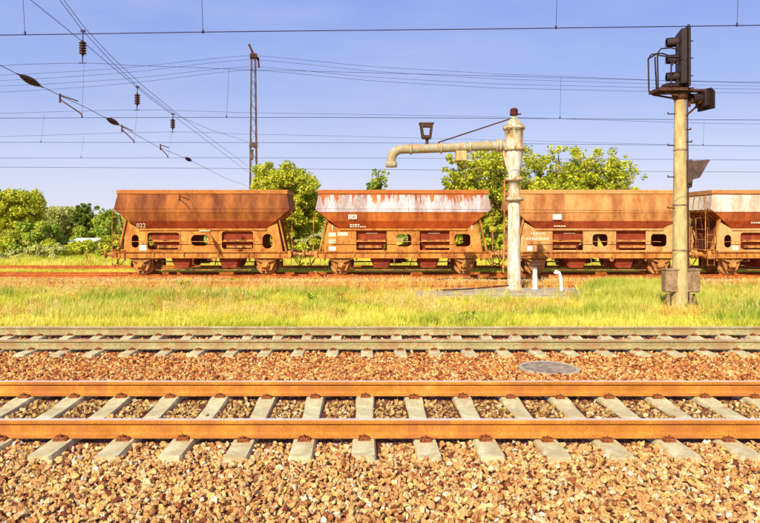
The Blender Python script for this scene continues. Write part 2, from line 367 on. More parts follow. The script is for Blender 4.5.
M['bed_pale'] = noisy('yard_gravel', (.52, .24, .06), (.78, .50, .18), 1.2, (.86, .72, .40), fine=40, bmp=.8, bd=.02, sc=(.3, 1, 1))
g = MB()
xs = [-1500, -300, -80, -40] + list(range(-30, 37, 2)) + [46, 80, 300, 1500]
ds = [-30, 3, 5.4, 8.9, 10.9, 12.6, 14.4, 15.6] + [17+1.2*i for i in range(28)] + [52, 56, 62, 70, 100, 200, 500, 1500]
vs = [(x, d, gz(x, d)-.02) for d in ds for x in xs]; nx = len(xs)
g.add(vs, [(i*nx+j, i*nx+j+1, (i+1)*nx+j+1, (i+1)*nx+j) for i in range(len(ds)-1) for j in range(nx-1)], 0, True)
ground = g.build('ground', M['soil']); ground['kind'] = 'structure'
ballast = band_sheet('ballast_bed', M['bed'], 2.2, 15.0, -14, 15, 70, 120)
yard = band_sheet('yard_gravel', M['bed_pale'], 23.3, 39.2, -34, 36, 16, 60)

# ------------------------------------------------------------------ ballast stones
def stone_mesh(name, m, seed, n=15):
    r = random.Random(seed); bm = bmesh.new()
    fx, fy, fz = 1, r.uniform(.62, .9), r.uniform(.45, .72)
    for i in range(n):
        v = Vector((r.gauss(0, 1), r.gauss(0, 1), r.gauss(0, 1))).normalized()*r.uniform(.8, 1.05)
        bm.verts.new((v.x*fx*.5, v.y*fy*.5, v.z*fz*.5))
    ret = bmesh.ops.convex_hull(bm, input=bm.verts[:])
    dele = [g for g in ret['geom_interior'] if isinstance(g, bmesh.types.BMVert)]
    bmesh.ops.delete(bm, geom=dele, context='VERTS')
    me = bpy.data.meshes.new(name); bm.to_mesh(me); bm.free(); me.materials.append(m); return me
def variants(name, meshes):
    c = bpy.data.collections.new(name)
    for me in meshes:
        o = bpy.data.objects.new(me.name, me); c.objects.link(o)
    return c
def scatter(name, pts, rot, scl, coll, nvar, label, cat, kind='stuff'):
    n = len(pts); me = bpy.data.meshes.new(name); me.vertices.add(n)
    me.vertices.foreach_set('co', np.asarray(pts, dtype=np.float32).ravel())
    a = me.attributes.new('rot', 'FLOAT_VECTOR', 'POINT'); a.data.foreach_set('vector', np.asarray(rot, dtype=np.float32).ravel())
    a = me.attributes.new('scl', 'FLOAT_VECTOR', 'POINT'); a.data.foreach_set('vector', np.asarray(scl, dtype=np.float32).ravel())
    a = me.attributes.new('vi', 'INT', 'POINT'); a.data.foreach_set('value', rng.integers(0, nvar, n).astype(np.int32))
    me.update()
    o = link(name, me); tag(o, label, cat, None, kind)
    ng = bpy.data.node_groups.new(name+'_scatter', 'GeometryNodeTree')
    ng.interface.new_socket('Geometry', in_out='INPUT', socket_type='NodeSocketGeometry')
    ng.interface.new_socket('Geometry', in_out='OUTPUT', socket_type='NodeSocketGeometry')
    gi = ng.nodes.new('NodeGroupInput'); go = ng.nodes.new('NodeGroupOutput')
    ip = ng.nodes.new('GeometryNodeInstanceOnPoints'); ci = ng.nodes.new('GeometryNodeCollectionInfo')
    ci.inputs['Collection'].default_value = coll; ci.inputs['Separate Children'].default_value = True; ci.inputs['Reset Children'].default_value = True
    ip.inputs['Pick Instance'].default_value = True
    def na(nm, ty):
        x = ng.nodes.new('GeometryNodeInputNamedAttribute'); x.data_type = ty; x.inputs['Name'].default_value = nm; return x.outputs[0]
    L = ng.links.new
    e2r = ng.nodes.new('FunctionNodeEulerToRotation')
    L(na('rot', 'FLOAT_VECTOR'), e2r.inputs[0]); L(e2r.outputs[0], ip.inputs['Rotation'])
    L(na('scl', 'FLOAT_VECTOR'), ip.inputs['Scale']); L(na('vi', 'INT'), ip.inputs['Instance Index'])
    L(gi.outputs[0], ip.inputs['Points']); L(ci.outputs[0], ip.inputs['Instance']); L(ip.outputs[0], go.inputs[0])
    md = o.modifiers.new('scatter', 'NODES'); md.node_group = ng
    return o
T1, T2, HG = 7.105, 12.78, .775         # track centres, half distance between rails
SP1, SP2, PH2 = .592, .6257, -6.218
def near_sleeper(x, d):
    if T1-1.31 < d < T1+1.31:
        k = round(x/SP1); return abs(x-k*SP1) < .135
    if T2-1.31 < d < T2+1.31:
        k = round((x-PH2)/SP2); return abs(x-PH2-k*SP2) < .135
    return False
def near_rail(d): return min(abs(d-T1-HG), abs(d-T1+HG), abs(d-T2-HG), abs(d-T2+HG)) < .085
SB = variants('stones_bright', [stone_mesh('ballast_stone', M['stone_bright'], i, 11) for i in range(14)])
SD = variants('stones_dusty', [stone_mesh('ballast_stone', M['stone_dusty'], 40+i, 13) for i in range(10)])
SR = variants('stones_red', [stone_mesh('ballast_stone', M['stone_red'], 80+i, 13) for i in range(10)])
SO = variants('stones_old', [stone_mesh('ballast_stone', M['stone_old'], 120+i, 12) for i in range(8)])
front = []                                # the largest stones in the picture become parts of their own
def stones(name, d0, d1, x0, x1, cell, size, layers, coll, nv, label, avoid=True, keep_front=False, lift=.0):
    P = []; Rr = []; Sc = []
    for L_ in range(layers):
        for x in np.arange(x0, x1, cell):
            for d in np.arange(d0, d1, cell):
                xx = x+rng.uniform(-.6, .6)*cell; dd = d+rng.uniform(-.6, .6)*cell
                if abs(xx) > dd*.66+1.3: continue
                if ((xx-2.86)/.50)**2+((dd-9.95)/.55)**2 < 1: continue
                s = size*(.42+.66*rng.random()**.8)*(1.25 if rng.random() < .12 else 1)
                if avoid and (near_rail(dd)): s *= .55
                if avoid and near_sleeper(xx, dd):
                    e = abs(dd-T1) if dd < 9.5 else abs(dd-T2)
                    if not (e > 1.12 and rng.random() < .25) and rng.random() > .03: continue
                z = gz(xx, dd)+lift+rng.uniform(-.35, .32)*s*.8+L_*size*(.10 if layers < 3 else .24)-(.02 if layers > 2 else 0)
                if avoid and near_rail(dd): z = gz(xx, dd)-.01
                rt = (rng.uniform(-1.2, 1.2), rng.uniform(-1.2, 1.2), rng.uniform(0, 6.28))
                if keep_front and L_ == layers-1 and dd < 4.95 and abs(xx) < dd*.57 and s > size*.78 and len(front) < 300:
                    front.append((xx, dd, z, rt, s)); continue
                P.append((xx, dd, z)); Rr.append(rt); Sc.append((s, s, s))
    return scatter(name, P, Rr, Sc, coll, nv, label, 'ballast')
stones('ballast_stones', 3.6, 6.42, -5.6, 5.8, .048, .079, 3, SB, 14, 'loose cream and orange ballast stones in the foreground before the nearest rail', keep_front=True, lift=.005)
stones('ballast_stones', 6.42, 7.84, -6.8, 7.0, .058, .082, 2, SD, 10, 'dusty ochre ballast stones lying between the two nearest rails')
stones('ballast_stones', 7.84, 11.9, -9.5, 9.8, .060, .086, 2, SR, 10, 'reddish ballast stones between the orange rails and the grey rails', lift=.005)
stones('ballast_stones', 11.9, 14.9, -11.2, 11.6, .062, .07, 2, SR, 10, 'reddish ballast stones inside the second track in front of the grass')
smesh = [stone_mesh('ballast_stone', M['stone_bright'], i, 11) for i in range(14)]
for i, (x, d, z, rt, s) in enumerate(front):
    link('ballast_stone', smesh[i % 14], ballast, (x, d, z), rt, s)

def yard_stones():
    P = []; Rr = []; Sc = []
    for k in range(20000):
        d = rng.uniform(23.2, 39.0); x = rng.uniform(-.68, .70)*d
        s = rng.uniform(.06, .12); P.append((x, d, gz(x, d)+.01)); Rr.append(tuple(rng.uniform(0, 3, 3))); Sc.append((s, s, s))
    scatter('yard_stones', P, Rr, Sc, SO, 8, 'old pale ballast scattered under the wagons and rusty tracks', 'ballast')
yard_stones()

# ------------------------------------------------------------------ tracks
def rail_mesh(name, length, mats):
    # profile in (y,z), z=0 at foot; head .072 wide
    p = [(-.0625, 0), (.0625, 0), (.0625, .011), (.02, .026), (.009, .045), (.009, .118), (.034, .134), (.036, .160), (.030, .170),
         (-.030, .170), (-.036, .160), (-.034, .134), (-.009, .118), (-.009, .045), (-.02, .026), (-.0625, .011)]
    nseg = 60; vs = []; fs = []; mb = MB(); n = len(p)
    for i in range(nseg+1):
        x = -length/2+length*i/nseg
        for (y, z) in p: vs.append((x, y, z))
    for i in range(nseg):
        for k in range(n):
            k2 = (k+1) % n
            mb_f = (i*n+k, i*n+k2, (i+1)*n+k2, (i+1)*n+k)
            fs.append((mb_f, 1 if k in (8,) else 0))
    b = len(mb.v); mb.v += vs
    for f, mi in fs: mb.f.append(f); mb.m.append(mi); mb.sm.append(False)
    mb.add(vs[:n], [tuple(range(n))], 0); mb.add(vs[-n:], [tuple(range(n))], 0)
    return mb.mesh(name, mats)
def sleeper_mesh(name, m, seed):
    r = random.Random(seed); st = [(-1.30, .14, .085, 0), (-1.27, .15, .10, .0), (-.95, .15, .10, .0), (-.6, .148, .098, .0), (-.35, .12, .09, -.025), (0, .115, .088, -.032), (.35, .12, .09, -.025), (.6, .148, .098, 0), (.95, .15, .10, 0), (1.27, .15, .10, 0), (1.30, .14, .085, 0)]
    mb = MB(); vs = []
    for (y, wb, wt, z) in st:
        j = r.uniform(-.003, .003)
        vs += [(-wb, y, -.2), (wb, y, -.2), (wt+.012, y, z-.022), (wt+j, y, z), (-wt+j, y, z), (-wt-.012, y, z-.022)]
    fs = []
    for i in range(len(st)-1):
        for k in range(6): fs.append((i*6+k, i*6+(k+1) % 6, (i+1)*6+(k+1) % 6, (i+1)*6+k))
    fs += [(0, 1, 2, 3, 4, 5), tuple(len(vs)-6+k for k in range(6))]
    mb.add(vs, fs); return mb.mesh(name, m)
def clip_mesh():
    mb = MB()                              # rib plate side: base plate, clip arm, bolt and nut
    mb.box(-.075, .075, -.06, .05, 0, .016)
    mb.box(-.05, .05, -.045, .035, .016, .034, bev=.006)
    mb.tube([(-.062, -.03, .02), (-.062, .0, .045), (-.03, .045, .038), (0, .0, .05), (.03, .045, .038), (.062, 0, .045), (.062, -.03, .02)], .0085, 6)
    mb.lathe([(.017, .03), (.017, .05), (.010, .052), (.010, .075), (.004, .077)], (0, -.012, 0), n=6, smooth=False)
    return mb.mesh('rail_clip', M['clip'])
clipme = clip_mesh()
def track(label, yc, ztop, half, length, sp, phase, xr, mats, slp_mat, clips, name='railway_track'):
    t = thing(name, label, 'railway track', (0, yc, ztop), 0, 'parallel railway tracks')
    rm = rail_mesh('rail', length, mats)
    for s in (-1, 1): link('rail', rm, t, (0, s*half, .008))
    sm = [sleeper_mesh('sleeper', slp_mat, i) for i in range(3)]
    k0 = math.ceil((xr[0]-phase)/sp); k1 = math.floor((xr[1]-phase)/sp)
    for k in range(k0, k1+1):
        so_ = link('sleeper', sm[k % 3], t, (phase+k*sp+random.uniform(-.010, .010), random.uniform(-.012, .012), random.uniform(-.008, .003)), (0, 0, random.uniform(-.012, .012)))
        if clips:
            for s in (-1, 1):
                for q in (-1, 1):
                    link('rail_clip', clipme, so_, (0, s*half+q*.085, 0), (0, 0, 0 if q < 0 else PI), random.uniform(.74, .84))
    return t
track('nearest track with bright orange rusted rails on pale concrete sleepers in front of the ballast', T1, 0, HG, 60, SP1, 0, (-7.4, 7.9), [M['rail_side'], M['rail_top']], M['concrete'], True)
track('second track with dusty grey green rails running along the edge of the grass', T2, -.23, HG, 80, SP2, PH2, (-11.4, 12.2), [M['rail_side_pale'], M['rail_top_pale']], M['concrete'], True)
om = [M['old_rail'], M['old_rail']]
track('empty rusty weed grown track just in front of the hopper wagons', 26.5, -.49, HG, 90, .62, 0, (-19, 20), om, M['old_sleeper'], False)
track('rusty track that the hopper wagons stand on', 32.0, -.49, HG, 90, .62, .1, (-23, 24), om, M['old_sleeper'], False)
track('rusty track behind the wagons in front of the bushes', 37.4, -.49, HG, 100, .62, .2, (-27, 28), om, M['old_sleeper'], False)

# manhole cover
mh = thing('manhole_cover', 'round ribbed grey iron manhole cover set in ballast between tracks', 'manhole cover', (2.86, 9.95, -.118))
MB().lathe([(.46, -.12), (.46, .0), (.44, .012), (.405, .012), (.405, -.12)], n=40).build('rim', M['slab'], mh)
c = MB(); c.lathe([(.395, -.06), (.395, .004), (.385, .010), (.01, .012)], n=40, smooth=False)
for i in range(-4, 5):
    hw = math.sqrt(max(.0, .35**2-(i*.075)**2))
    c.box(-hw, hw, i*.075-.018, i*.075+.018, .009, .020)
c.build('lid', M['manhole'], mh)
mh.rotation_euler = (R(.5), R(.8), 0)

# ------------------------------------------------------------------ hopper wagons (z = 0 at rail top)
RT = -.312
def rrect(x0, x1, z0, z1, r, n=5):
    r = min(r, (x1-x0)/2-.001, (z1-z0)/2-.001); pts = []
    for cx, cz, a in ((x1-r, z0+r, -90), (x1-r, z1-r, 0), (x0+r, z1-r, 90), (x0+r, z0+r, 180)):
        for k in range(n+1):
            q = R(a+90*k/n); pts.append((cx+r*math.cos(q), cz+r*math.sin(q)))
    return pts
def ring(L, W, z, W2=None): return [(-L, -W, z), (L, -W, z), (L, W, z), (-L, W, z)]
def text_mesh(txt, size, m, parent, x, y, z, name='lettering'):
    cu = bpy.data.curves.new('t', 'FONT'); cu.body = txt; cu.size = size; cu.extrude = .003
    o = bpy.data.objects.new('t', cu); COL.objects.link(o)
    dg = bpy.context.evaluated_depsgraph_get(); me = bpy.data.meshes.new_from_object(o.evaluated_get(dg))
    bpy.data.objects.remove(o); me.materials.clear(); me.materials.append(m); me.name = name
    return link(name, me, parent, (x, y, z), (R(90), 0, 0))
_cache = {}
def shared(key, fn):
    if key not in _cache: _cache[key] = fn()
    return _cache[key]

def wagon(X, label, hi, variant, platform, lettering):
    t = thing('hopper_wagon', label, 'hopper wagon', (X, 32.0, RT), 0, 'rusty hopper wagons coupled in a row')
    hm, pm = HM[hi], PM[hi]
    Wk, Wb = 1.45, 1.20
    # hopper shell: outer rings, inner rings, sloping floor
    outer = [ring(3.05, 1.17, 2.23), ring(3.51, 1.37, 2.60), ring(4.03, 1.465, 3.03), ring(4.20, 1.46, 3.16), ring(4.06, 1.34, 3.88), ring(4.04, 1.30, 4.06)]
    inner = [ring(3.98, 1.25, 4.06), ring(4.12, 1.38, 3.16), ring(3.0, 1.1, 2.3)]
    vs = [p for r_ in outer+inner for p in r_]; fs = []
    nr = len(outer+inner)
    for i in range(nr-1):
        for k in range(4): fs.append((i*4+k, i*4+(k+1) % 4, (i+1)*4+(k+1) % 4, (i+1)*4+k))
    fs.append((0, 1, 2, 3)); fs.append(tuple((nr-1)*4+k for k in range(4)))
    MB().add(vs, fs).build('hopper', hm, t)
    # rim round the top
    rb = MB(); a, b_ = 4.10, 1.385
    rb.box(-a, a, -b_, -b_+.11, 3.89, 4.10, bev=.025); rb.box(-a, a, b_-.11, b_, 3.89, 4.10, bev=.025)
    rb.box(-a, -a+.10, -b_+.112, b_-.112, 3.892, 4.098); rb.box(a-.10, a, -b_+.112, b_-.112, 3.892, 4.098)
    rb.build('top_rim', pm if hi == 9 else M['rim'+str(hi)], t)
    for s in (-1, 1):
        lb = MB(); lb.box(-4.0, 4.0, s*1.462-.02, s*1.462+.02, 3.00, 3.05, bev=.008); lb.build('side_ledge', hm, t)
        lb = MB(); lb.box(-3.08, 3.08, s*1.24-.05, s*1.24+.05, 2.14, 2.24, bev=.03); lb.build('lower_ledge', pm, t)
    # sheet joints on the sides
    for s in (-1, 1):
        for xj in (-2.05, 2.05):
            j = MB(); j.add([(xj-.012, s*1.346, 3.87), (xj+.012, s*1.346, 3.87), (xj+.012, s*1.452, 3.0), (xj-.012, s*1.452, 3.0),
                             (xj-.012, s*1.30, 3.87), (xj+.012, s*1.30, 3.87), (xj+.012, s*1.40, 3.0), (xj-.012, s*1.40, 3.0)],
                            [(0,1,2,3),(7,6,5,4),(0,4,5,1),(1,5,6,2),(2,6,7,3),(3,7,4,0)]); j.build('weld_strip', hm, t)
    # side plates with openings
    if variant == 'A':
        holes = [rrect(-2.66, -1.12, 1.22, 2.06, .14), rrect(-.57, .29, 1.41, 1.94, .24), rrect(.91, 2.44, 1.25, 2.12, .14), rrect(2.87, 3.35, 1.27, 1.99, .24), rrect(-3.42, -3.08, 1.32, 1.94, .17)]
    else:
        holes = [rrect(-2.25, -.78, 1.20, 2.17, .04), rrect(-.33, .40, 1.38, 1.98, .18), rrect(.80, 2.24, 1.20, 2.17, .04), rrect(2.48, 3.24, 1.38, 1.98, .16)]
    for s in (-1, 1):
        pl = MB().plate([(-3.8, 1.135), (3.84, 1.135), (3.56, 2.60), (3.03, 2.20), (-3.03, 2.20), (-3.72, 2.62)], holes, s*1.20-.02, s*1.20+.02)
        po = pl.build('side_plate', pm, t)
        if variant == 'A':
            rm_ = MB()
            for h in ((-2.66, -1.12, 1.22, 2.06), (.91, 2.44, 1.25, 2.12)):
                o_ = rrect(h[0]-.06, h[1]+.06, h[2]-.05, h[3]+.05, .18); i_ = rrect(h[0]+.005, h[1]-.005, h[2]+.005, h[3]-.005, .14)
                rm_.plate(o_, [i_], s*1.225-.02, s*1.225+.02)
            rm_.build('opening_frame', pm, po)
    # end ribs carrying the hopper ends
    for sx in (-1, 1):
        for s in (-1, 1):
            rb = MB(); rb.bar((sx*3.62, s*1.22, 2.9), (sx*4.02, s*1.22, 1.14), .07, .20); rb.build('corner_rib', M['solebar'], t)
        ep = MB(); ep.add([(sx*3.52, -1.17, 2.55), (sx*3.52, 1.17, 2.55), (sx*3.72, 1.17, 1.14), (sx*3.72, -1.17, 1.14), (sx*3.49, -1.17, 2.55), (sx*3.49, 1.17, 2.55), (sx*3.69, 1.17, 1.14), (sx*3.69, -1.17, 1.14)],
                          [(0,1,2,3),(7,6,5,4),(0,4,5,1),(1,5,6,2),(2,6,7,3),(3,7,4,0)])
        ep.plate if False else None
        ep.build('end_plate', M['chute_red'], t)
        for yy in (-.8, -.27, .27, .8):
            r_ = MB(); r_.bar((sx*4.16, yy, 3.15), (sx*3.13, yy, 2.24), .05, .12); r_.bar((sx*4.17, yy, 3.16), (sx*4.07, yy, 3.88), .05, .08)
            r_.build('end_rib', M['solebar'], t)
    # chutes: two bins narrowing to the flaps
    for cx, bx in ((-1.65, -1.05), (1.70, 1.25)):
        ch = MB()
        a0 = [(cx-1.0, -1.1, 2.228), (cx+1.0, -1.1, 2.228), (cx+1.0, 1.1, 2.228), (cx-1.0, 1.1, 2.228)]
        a1 = [(cx-.85, -1.04, 1.66), (cx+.85, -1.04, 1.66), (cx+.85, 1.04, 1.66), (cx-.85, 1.04, 1.66)]
        a2 = [(cx-.72, -.80, 1.25), (cx+.72, -.80, 1.25), (cx+.72, .80, 1.25), (cx-.72, .80, 1.25)]
        a3 = [(bx-.55, -.98, .85), (bx+.55, -.98, .85), (bx+.55, .98, .85), (bx-.55, .98, .85)]
        a4 = [(bx-.36, -1.02, .36), (bx+.36, -1.02, .36), (bx+.36, 1.02, .36), (bx-.36, 1.02, .36)]
        vs = a0+a1+a2+a3+a4
        fs = [(i*4+k, i*4+(k+1) % 4, (i+1)*4+(k+1) % 4, (i+1)*4+k) for i in range(4) for k in range(4)]+[(0, 1, 2, 3), (16, 17, 18, 19)]
        ch.add(vs, fs); co = ch.build('discharge_chute', M['chute_red'], t)
        for s in (-1, 1):
            f = MB(); f.box(cx-.8, cx+.8, s*1.09-.03, s*1.09+.03, 1.62, 1.70, bev=.01); f.box(cx-.62, cx+.62, s*.90-.05, s*.90+.05, 1.30, 1.42)
            f.build('stiffener', M['under_iron'], co)
            f = MB(); f.plate([(bx-.46, .80), (bx+.46, .80), (bx+.30, .34), (bx-.30, .34)], [], s*1.06-.015, s*1.06+.015)
            f.bar((bx-.38, s*1.09, .56), (bx+.38, s*1.09, .56), .03, .05); f.build('discharge_flap', M['chute_red'], co)
    # solebars and headstocks
    for s in (-1, 1):
        sb = MB(); sb.box(-4.1, 4.1, s*1.24-.015, s*1.24+.015, .82, 1.13)
        ys = sorted((s*1.255, s*1.33)); sb.box(-4.1, 4.1, ys[0], ys[1], 1.10, 1.133); sb.box(-4.1, 4.1, ys[0], ys[1], .818, .85)
        sb.build('solebar', M['solebar'], t)
        for xx in (-3.75, -2.35, -.9, .75, 2.2, 3.7):
            g_ = MB(); yy = sorted((s*1.257, s*1.325)); g_.box(xx-.02, xx+.02, yy[0], yy[1], .852, 1.098); g_.build('gusset', M['solebar'], t)
    for sx in (-1, 1):
        hb = MB(); x = sorted((sx*4.102, sx*4.26)); hb.box(x[0], x[1], -1.35, 1.35, .80, 1.18, bev=.015); hb.build('headstock', M['solebar'], t)
        for s in (-1, 1):
            def bf():
                b = MB(); b.lathe([(.16, 0), (.16, .03), (.115, .05), (.10, .30)], axis='x', n=16); b.box(-.01, .03, -.2, .2, -.14, .14); return b.mesh('buffer', M['under_iron'])
            def bh():
                b = MB(); b.lathe([(.065, .28), (.065, .50), (.21, .515), (.22, .545), (.15, .565)], axis='x', n=18); return b.mesh('buffer_head', M['wheel_iron'])
            bo = link('buffer', shared('buf', bf), t, (sx*4.262, s*.875, 1.0), (0, 0, 0 if sx > 0 else PI))
            link('buffer_head', shared('bufh', bh), bo)
        def cp():
            b = MB(); b.tube([(0, 0, 0), (.16, 0, .02), (.24, 0, .07), (.30, 0, .0), (.22, 0, -.06)], .032, 8)
            b.tube([(.27, -.04, -.02), (.32, -.05, -.25), (.30, 0, -.33), (.32, .05, -.25), (.27, .04, -.02)], .016, 6)
            b.tube([(.30, 0, -.32), (.30, 0, -.46)], .026, 6)
            b.tube([(.30, -.03, -.44), (.27, -.04, -.58), (.27, 0, -.63), (.27, .04, -.58), (.30, .03, -.44)], .016, 6)
            return b.mesh('screw_coupling', M['dark_iron'])
        link('screw_coupling', shared('cp', cp), t, (sx*4.26, 0, .98), (0, 0, 0 if sx > 0 else PI))
        def hs():
            b = MB(); b.tube([(0, 0, 0), (.1, 0, -.02), (.2, 0, -.2), (.34, 0, -.42), (.46, 0, -.36)], .022, 6); b.tube([(.46, 0, -.37), (.50, 0, -.30)], .035, 6); return b.mesh('brake_hose', M['dark_iron'])
        for s in (-.38, .38): link('brake_hose', shared('hs', hs), t, (sx*4.2, s, .82), (0, 0, 0 if sx > 0 else PI))
    # wheels, springs, axle guards
    for sx in (-1, 1):
        def ax():
            b = MB(); b.lathe([(.075, -1.12), (.075, 1.12)], axis='y', n=12); return b.mesh('wheelset', M['wheel_iron'])
        wo_ = link('wheelset', shared('ax', ax), t, (sx*3.0, 0, .49), (0, random.uniform(0, 3), 0))
        def wh():
            b = MB(); b.lathe([(.12, .09), (.16, .08), (.17, .035), (.33, .0), (.40, .015), (.405, .06), (.49, .065), (.49, -.04), (.52, -.055), (.52, -.075), (.40, -.075), (.38, -.03), (.17, -.02), (.12, -.05)], axis='y', n=36); return b.mesh('wheel', M['wheel_iron'])
        for s in (-1, 1): link('wheel', shared('wh', wh), wo_, (0, s*.775, 0), (0, 0, 0 if s > 0 else PI))
        for s in (-1, 1):
            def ab():
                b = MB(); b.box(-.15, .15, -.10, .10, -.13, .14, bev=.03); b.lathe([(.10, -.17), (.12, -.15), (.12, -.09)], axis='y', n=14); b.box(-.19, .19, -.06, .06, -.05, .05, bev=.01); return b.mesh('axle_box', M['under_iron'])
            link('axle_box', shared('ab', ab), t, (sx*3.0, s*1.15, .49), (0, 0, 0 if s < 0 else PI))
            def ag():
                b = MB()
                b.plate([(-.50, .335), (-.50, .25), (-.27, -.26), (-.19, -.26), (-.19, .20), (.19, .20), (.19, -.26), (.27, -.26), (.50, .25), (.50, .335)], [], -.012, .012)
                b.bar((-.28, 0, -.25), (.28, 0, -.25), .02, .04); return b.mesh('axle_guard', M['under_iron'])
            link('axle_guard', shared('ag', ag), t, (sx*3.0, s*1.07, .49))
            def ls():
                b = MB()
                for k in range(7):
                    h = .68-.085*k; n = 8; pts = [(-h+2*h*i/n, .17+.155*((-h+2*h*i/n)/.68)**2-.0-.021*k*.0) for i in range(n+1)]
                    z0 = -.0185*k+.045
                    vs = []
                    for (x, z) in pts: vs += [(x, -.045, z+z0), (x, .045, z+z0), (x, .045, z+z0+.015), (x, -.045, z+z0+.015)]
                    fs = [(i*4+q, i*4+(q+1) % 4, (i+1)*4+(q+1) % 4, (i+1)*4+q) for i in range(n) for q in range(4)]+[(0, 1, 2, 3), tuple(len(vs)-4+q for q in range(4))]
                    b.add(vs, fs)
                b.box(-.06, .06, -.06, .06, .08, .26); return b.mesh('leaf_spring', M['wheel_iron'])
            lo = link('leaf_spring', shared('ls', ls), t, (sx*3.0, s*1.18, .49))
            def sk():
                b = MB()
                for q in (-1, 1): b.bar((q*.70, 0, .36), (q*.78, 0, .22), .05, .03); b.box(q*.76-.04, q*.76+.04, -.04, .04, .19, .345)
                return b.mesh('spring_hanger', M['under_iron'])
            link('spring_hanger', shared('sk', sk), lo)
            def bb():
                b = MB(); b.box(-.05, .05, -.05, .05, -.16, .16, bev=.02); b.bar((0, 0, .1), (.02, 0, .42), .03, .04); return b.mesh('brake_block', M['dark_iron'])
            for q in (-1, 1): link('brake_block', shared('bb', bb), t, (sx*3.0+q*.56, s*.775, .5), (0, 0, 0 if q > 0 else PI))
    # handrail, brake gear, axle tie
    hr = MB()
    for s in (-1,):
        hr.tube([(-3.5, s*1.36, 1.60), (-3.3, s*1.40, 1.62), (2.7, s*1.40, 1.62), (2.9, s*1.36, 1.60)], .017, 6)
        for xx in (-3.3, -2.9, -.95, .6, 2.6): hr.tube([(xx, s*1.23, 1.60), (xx, s*1.40, 1.62)], .016, 6)
    hr.build('handrail', M['solebar'], t)
    br = MB(); br.tube([(-2.4, -.4, .62), (2.4, -.4, .60)], .025, 6); br.tube([(-2.4, .4, .55), (2.4, .4, .55)], .025, 6)
    br.bar((-.35, -.45, .45), (-.2, -.45, .85), .03, .06); br.bar((.4, -.45, .42), (.5, -.45, .85), .03, .06); br.build('brake_rod', M['dark_iron'], t)
    MB().lathe([(.05, -.45), (.17, -.42), (.17, .15), (.10, .2), (.03, .5)], (-.15, .1, .66), axis='x', n=16).build('brake_cylinder', M['dark_iron'], t)
    lv = MB(); lv.tube([(-.45, -1.33, .80), (-.42, -1.37, .52), (-.25, -1.37, .48)], .02, 6); lv.lathe([(.11, -.01), (.11, .01)], (.55, -1.35, .78), axis='y', n=14); lv.build('brake_lever', M['under_iron'], t)
    MB().tube([(-2.3, -1.1, .24), (2.3, -1.1, .24)], .022, 6).build('tie_bar', M['under_iron'], t)
    # end platform, rails and ladder
    for sx in platform:
        pf = MB(); x = sorted((sx*3.74, sx*4.40)); pf.box(x[0], x[1], -1.3, 1.3, 1.185, 1.225); pf.build('platform', M['solebar'], t)
        pr = MB(); xo = sx*4.34
        for yy in (-1.25, 1.25):
            pr.tube([(xo, yy, 1.22), (xo, yy, 3.05), (xo-sx*.10, yy, 3.22), (sx*4.14, yy, 3.24)], .022, 6)
        for zz in (1.7, 2.2, 2.75): pr.tube([(xo, -1.25, zz), (xo, -.35, zz)], .018, 6); pr.tube([(xo, .35, zz), (xo, 1.25, zz)], .018, 6)
        pr.tube([(xo, -.35, 1.22), (xo, -.35, 2.75)], .018, 6); pr.tube([(xo, .35, 1.22), (xo, .35, 2.75)], .018, 6)
        pr.build('platform_railing', M['under_iron'], t)
        ld = MB()
        for xx in (sx*3.98, sx*4.30): ld.tube([(xx, -1.36, .45), (xx, -1.36, 2.3)], .018, 6)
        for zz in (.5, .8, 1.25, 1.6, 1.95): ld.bar((sx*3.98, -1.36, zz), (sx*4.30, -1.36, zz), .05, .02)
        ld.build('ladder', M['under_iron'], t)
        bw = MB()
        for k in range(24):
            q0, q1 = 2*PI*k/24, 2*PI*(k+1)/24
            bw.bar((0, .24*math.cos(q0), .24*math.sin(q0)), (0, .24*math.cos(q1), .24*math.sin(q1)), .025, .025)
        for k in range(4): bw.bar((0, 0, 0), (0, .24*math.cos(k*PI/2), .24*math.sin(k*PI/2)), .02, .02)
        bw.tube([(0, 0, 0), (-sx*.25, 0, 0)], .02, 6); bw.build('brake_wheel', M['dark_iron'], t, loc=(sx*4.2, .7, 2.0))
        st = MB()
        for yy in (-.95, -.3, .3, .95): st.tube([(sx*3.95, yy, 1.22), (sx*3.95, yy+.05, 2.1), (sx*4.1, yy, 2.9)], .03, 6)
        st.box(min(sx*3.85, sx*4.1), max(sx*3.85, sx*4.1), -.5, -.15, 1.24, 1.75, bev=.02); st.build('air_pipes', M['dark_iron'], t)
    for sx in (-1, 1):
        if sx in platform: continue
        gr = MB()
        gr.tube([(sx*4.30, -1.3, 1.18), (sx*4.30, -1.3, 3.0), (sx*4.14, -1.3, 3.12)], .02, 6); gr.tube([(sx*4.10, -1.30, 2.75), (sx*4.30, -1.30, 2.75)], .02, 6)
        gr.build('grab_rail', M['under_iron'], t)
        sp_ = MB(); sp_.bar((sx*3.95, -1.38, .48), (sx*4.28, -1.38, .48), .18, .025)
        for xx in (sx*3.96, sx*4.27): sp_.tube([(xx, -1.36, .48), (xx, -1.33, .82)], .015, 6)
        sp_.build('step', M['under_iron'], t)
    lettering(t)
    return t
for i, (a, b_) in enumerate((((.40, .13, .025), (.58, .22, .045)), ((.42, .11, .02), (.58, .19, .035)), ((.62, .26, .07), (.76, .38, .12)), ((.46, .18, .05), (.62, .30, .09)))):
    M['rim'+str(i)] = noisy('rim_rust', a, b_, 2, fine=30)
def panel(t, x, z, w_, h, y=-1.345, m='cream_panel', name='data_panel'):
    MB().box(x-w_/2, x+w_/2, y-.008, y, z-h/2, z+h/2).build(name, M[m], t)
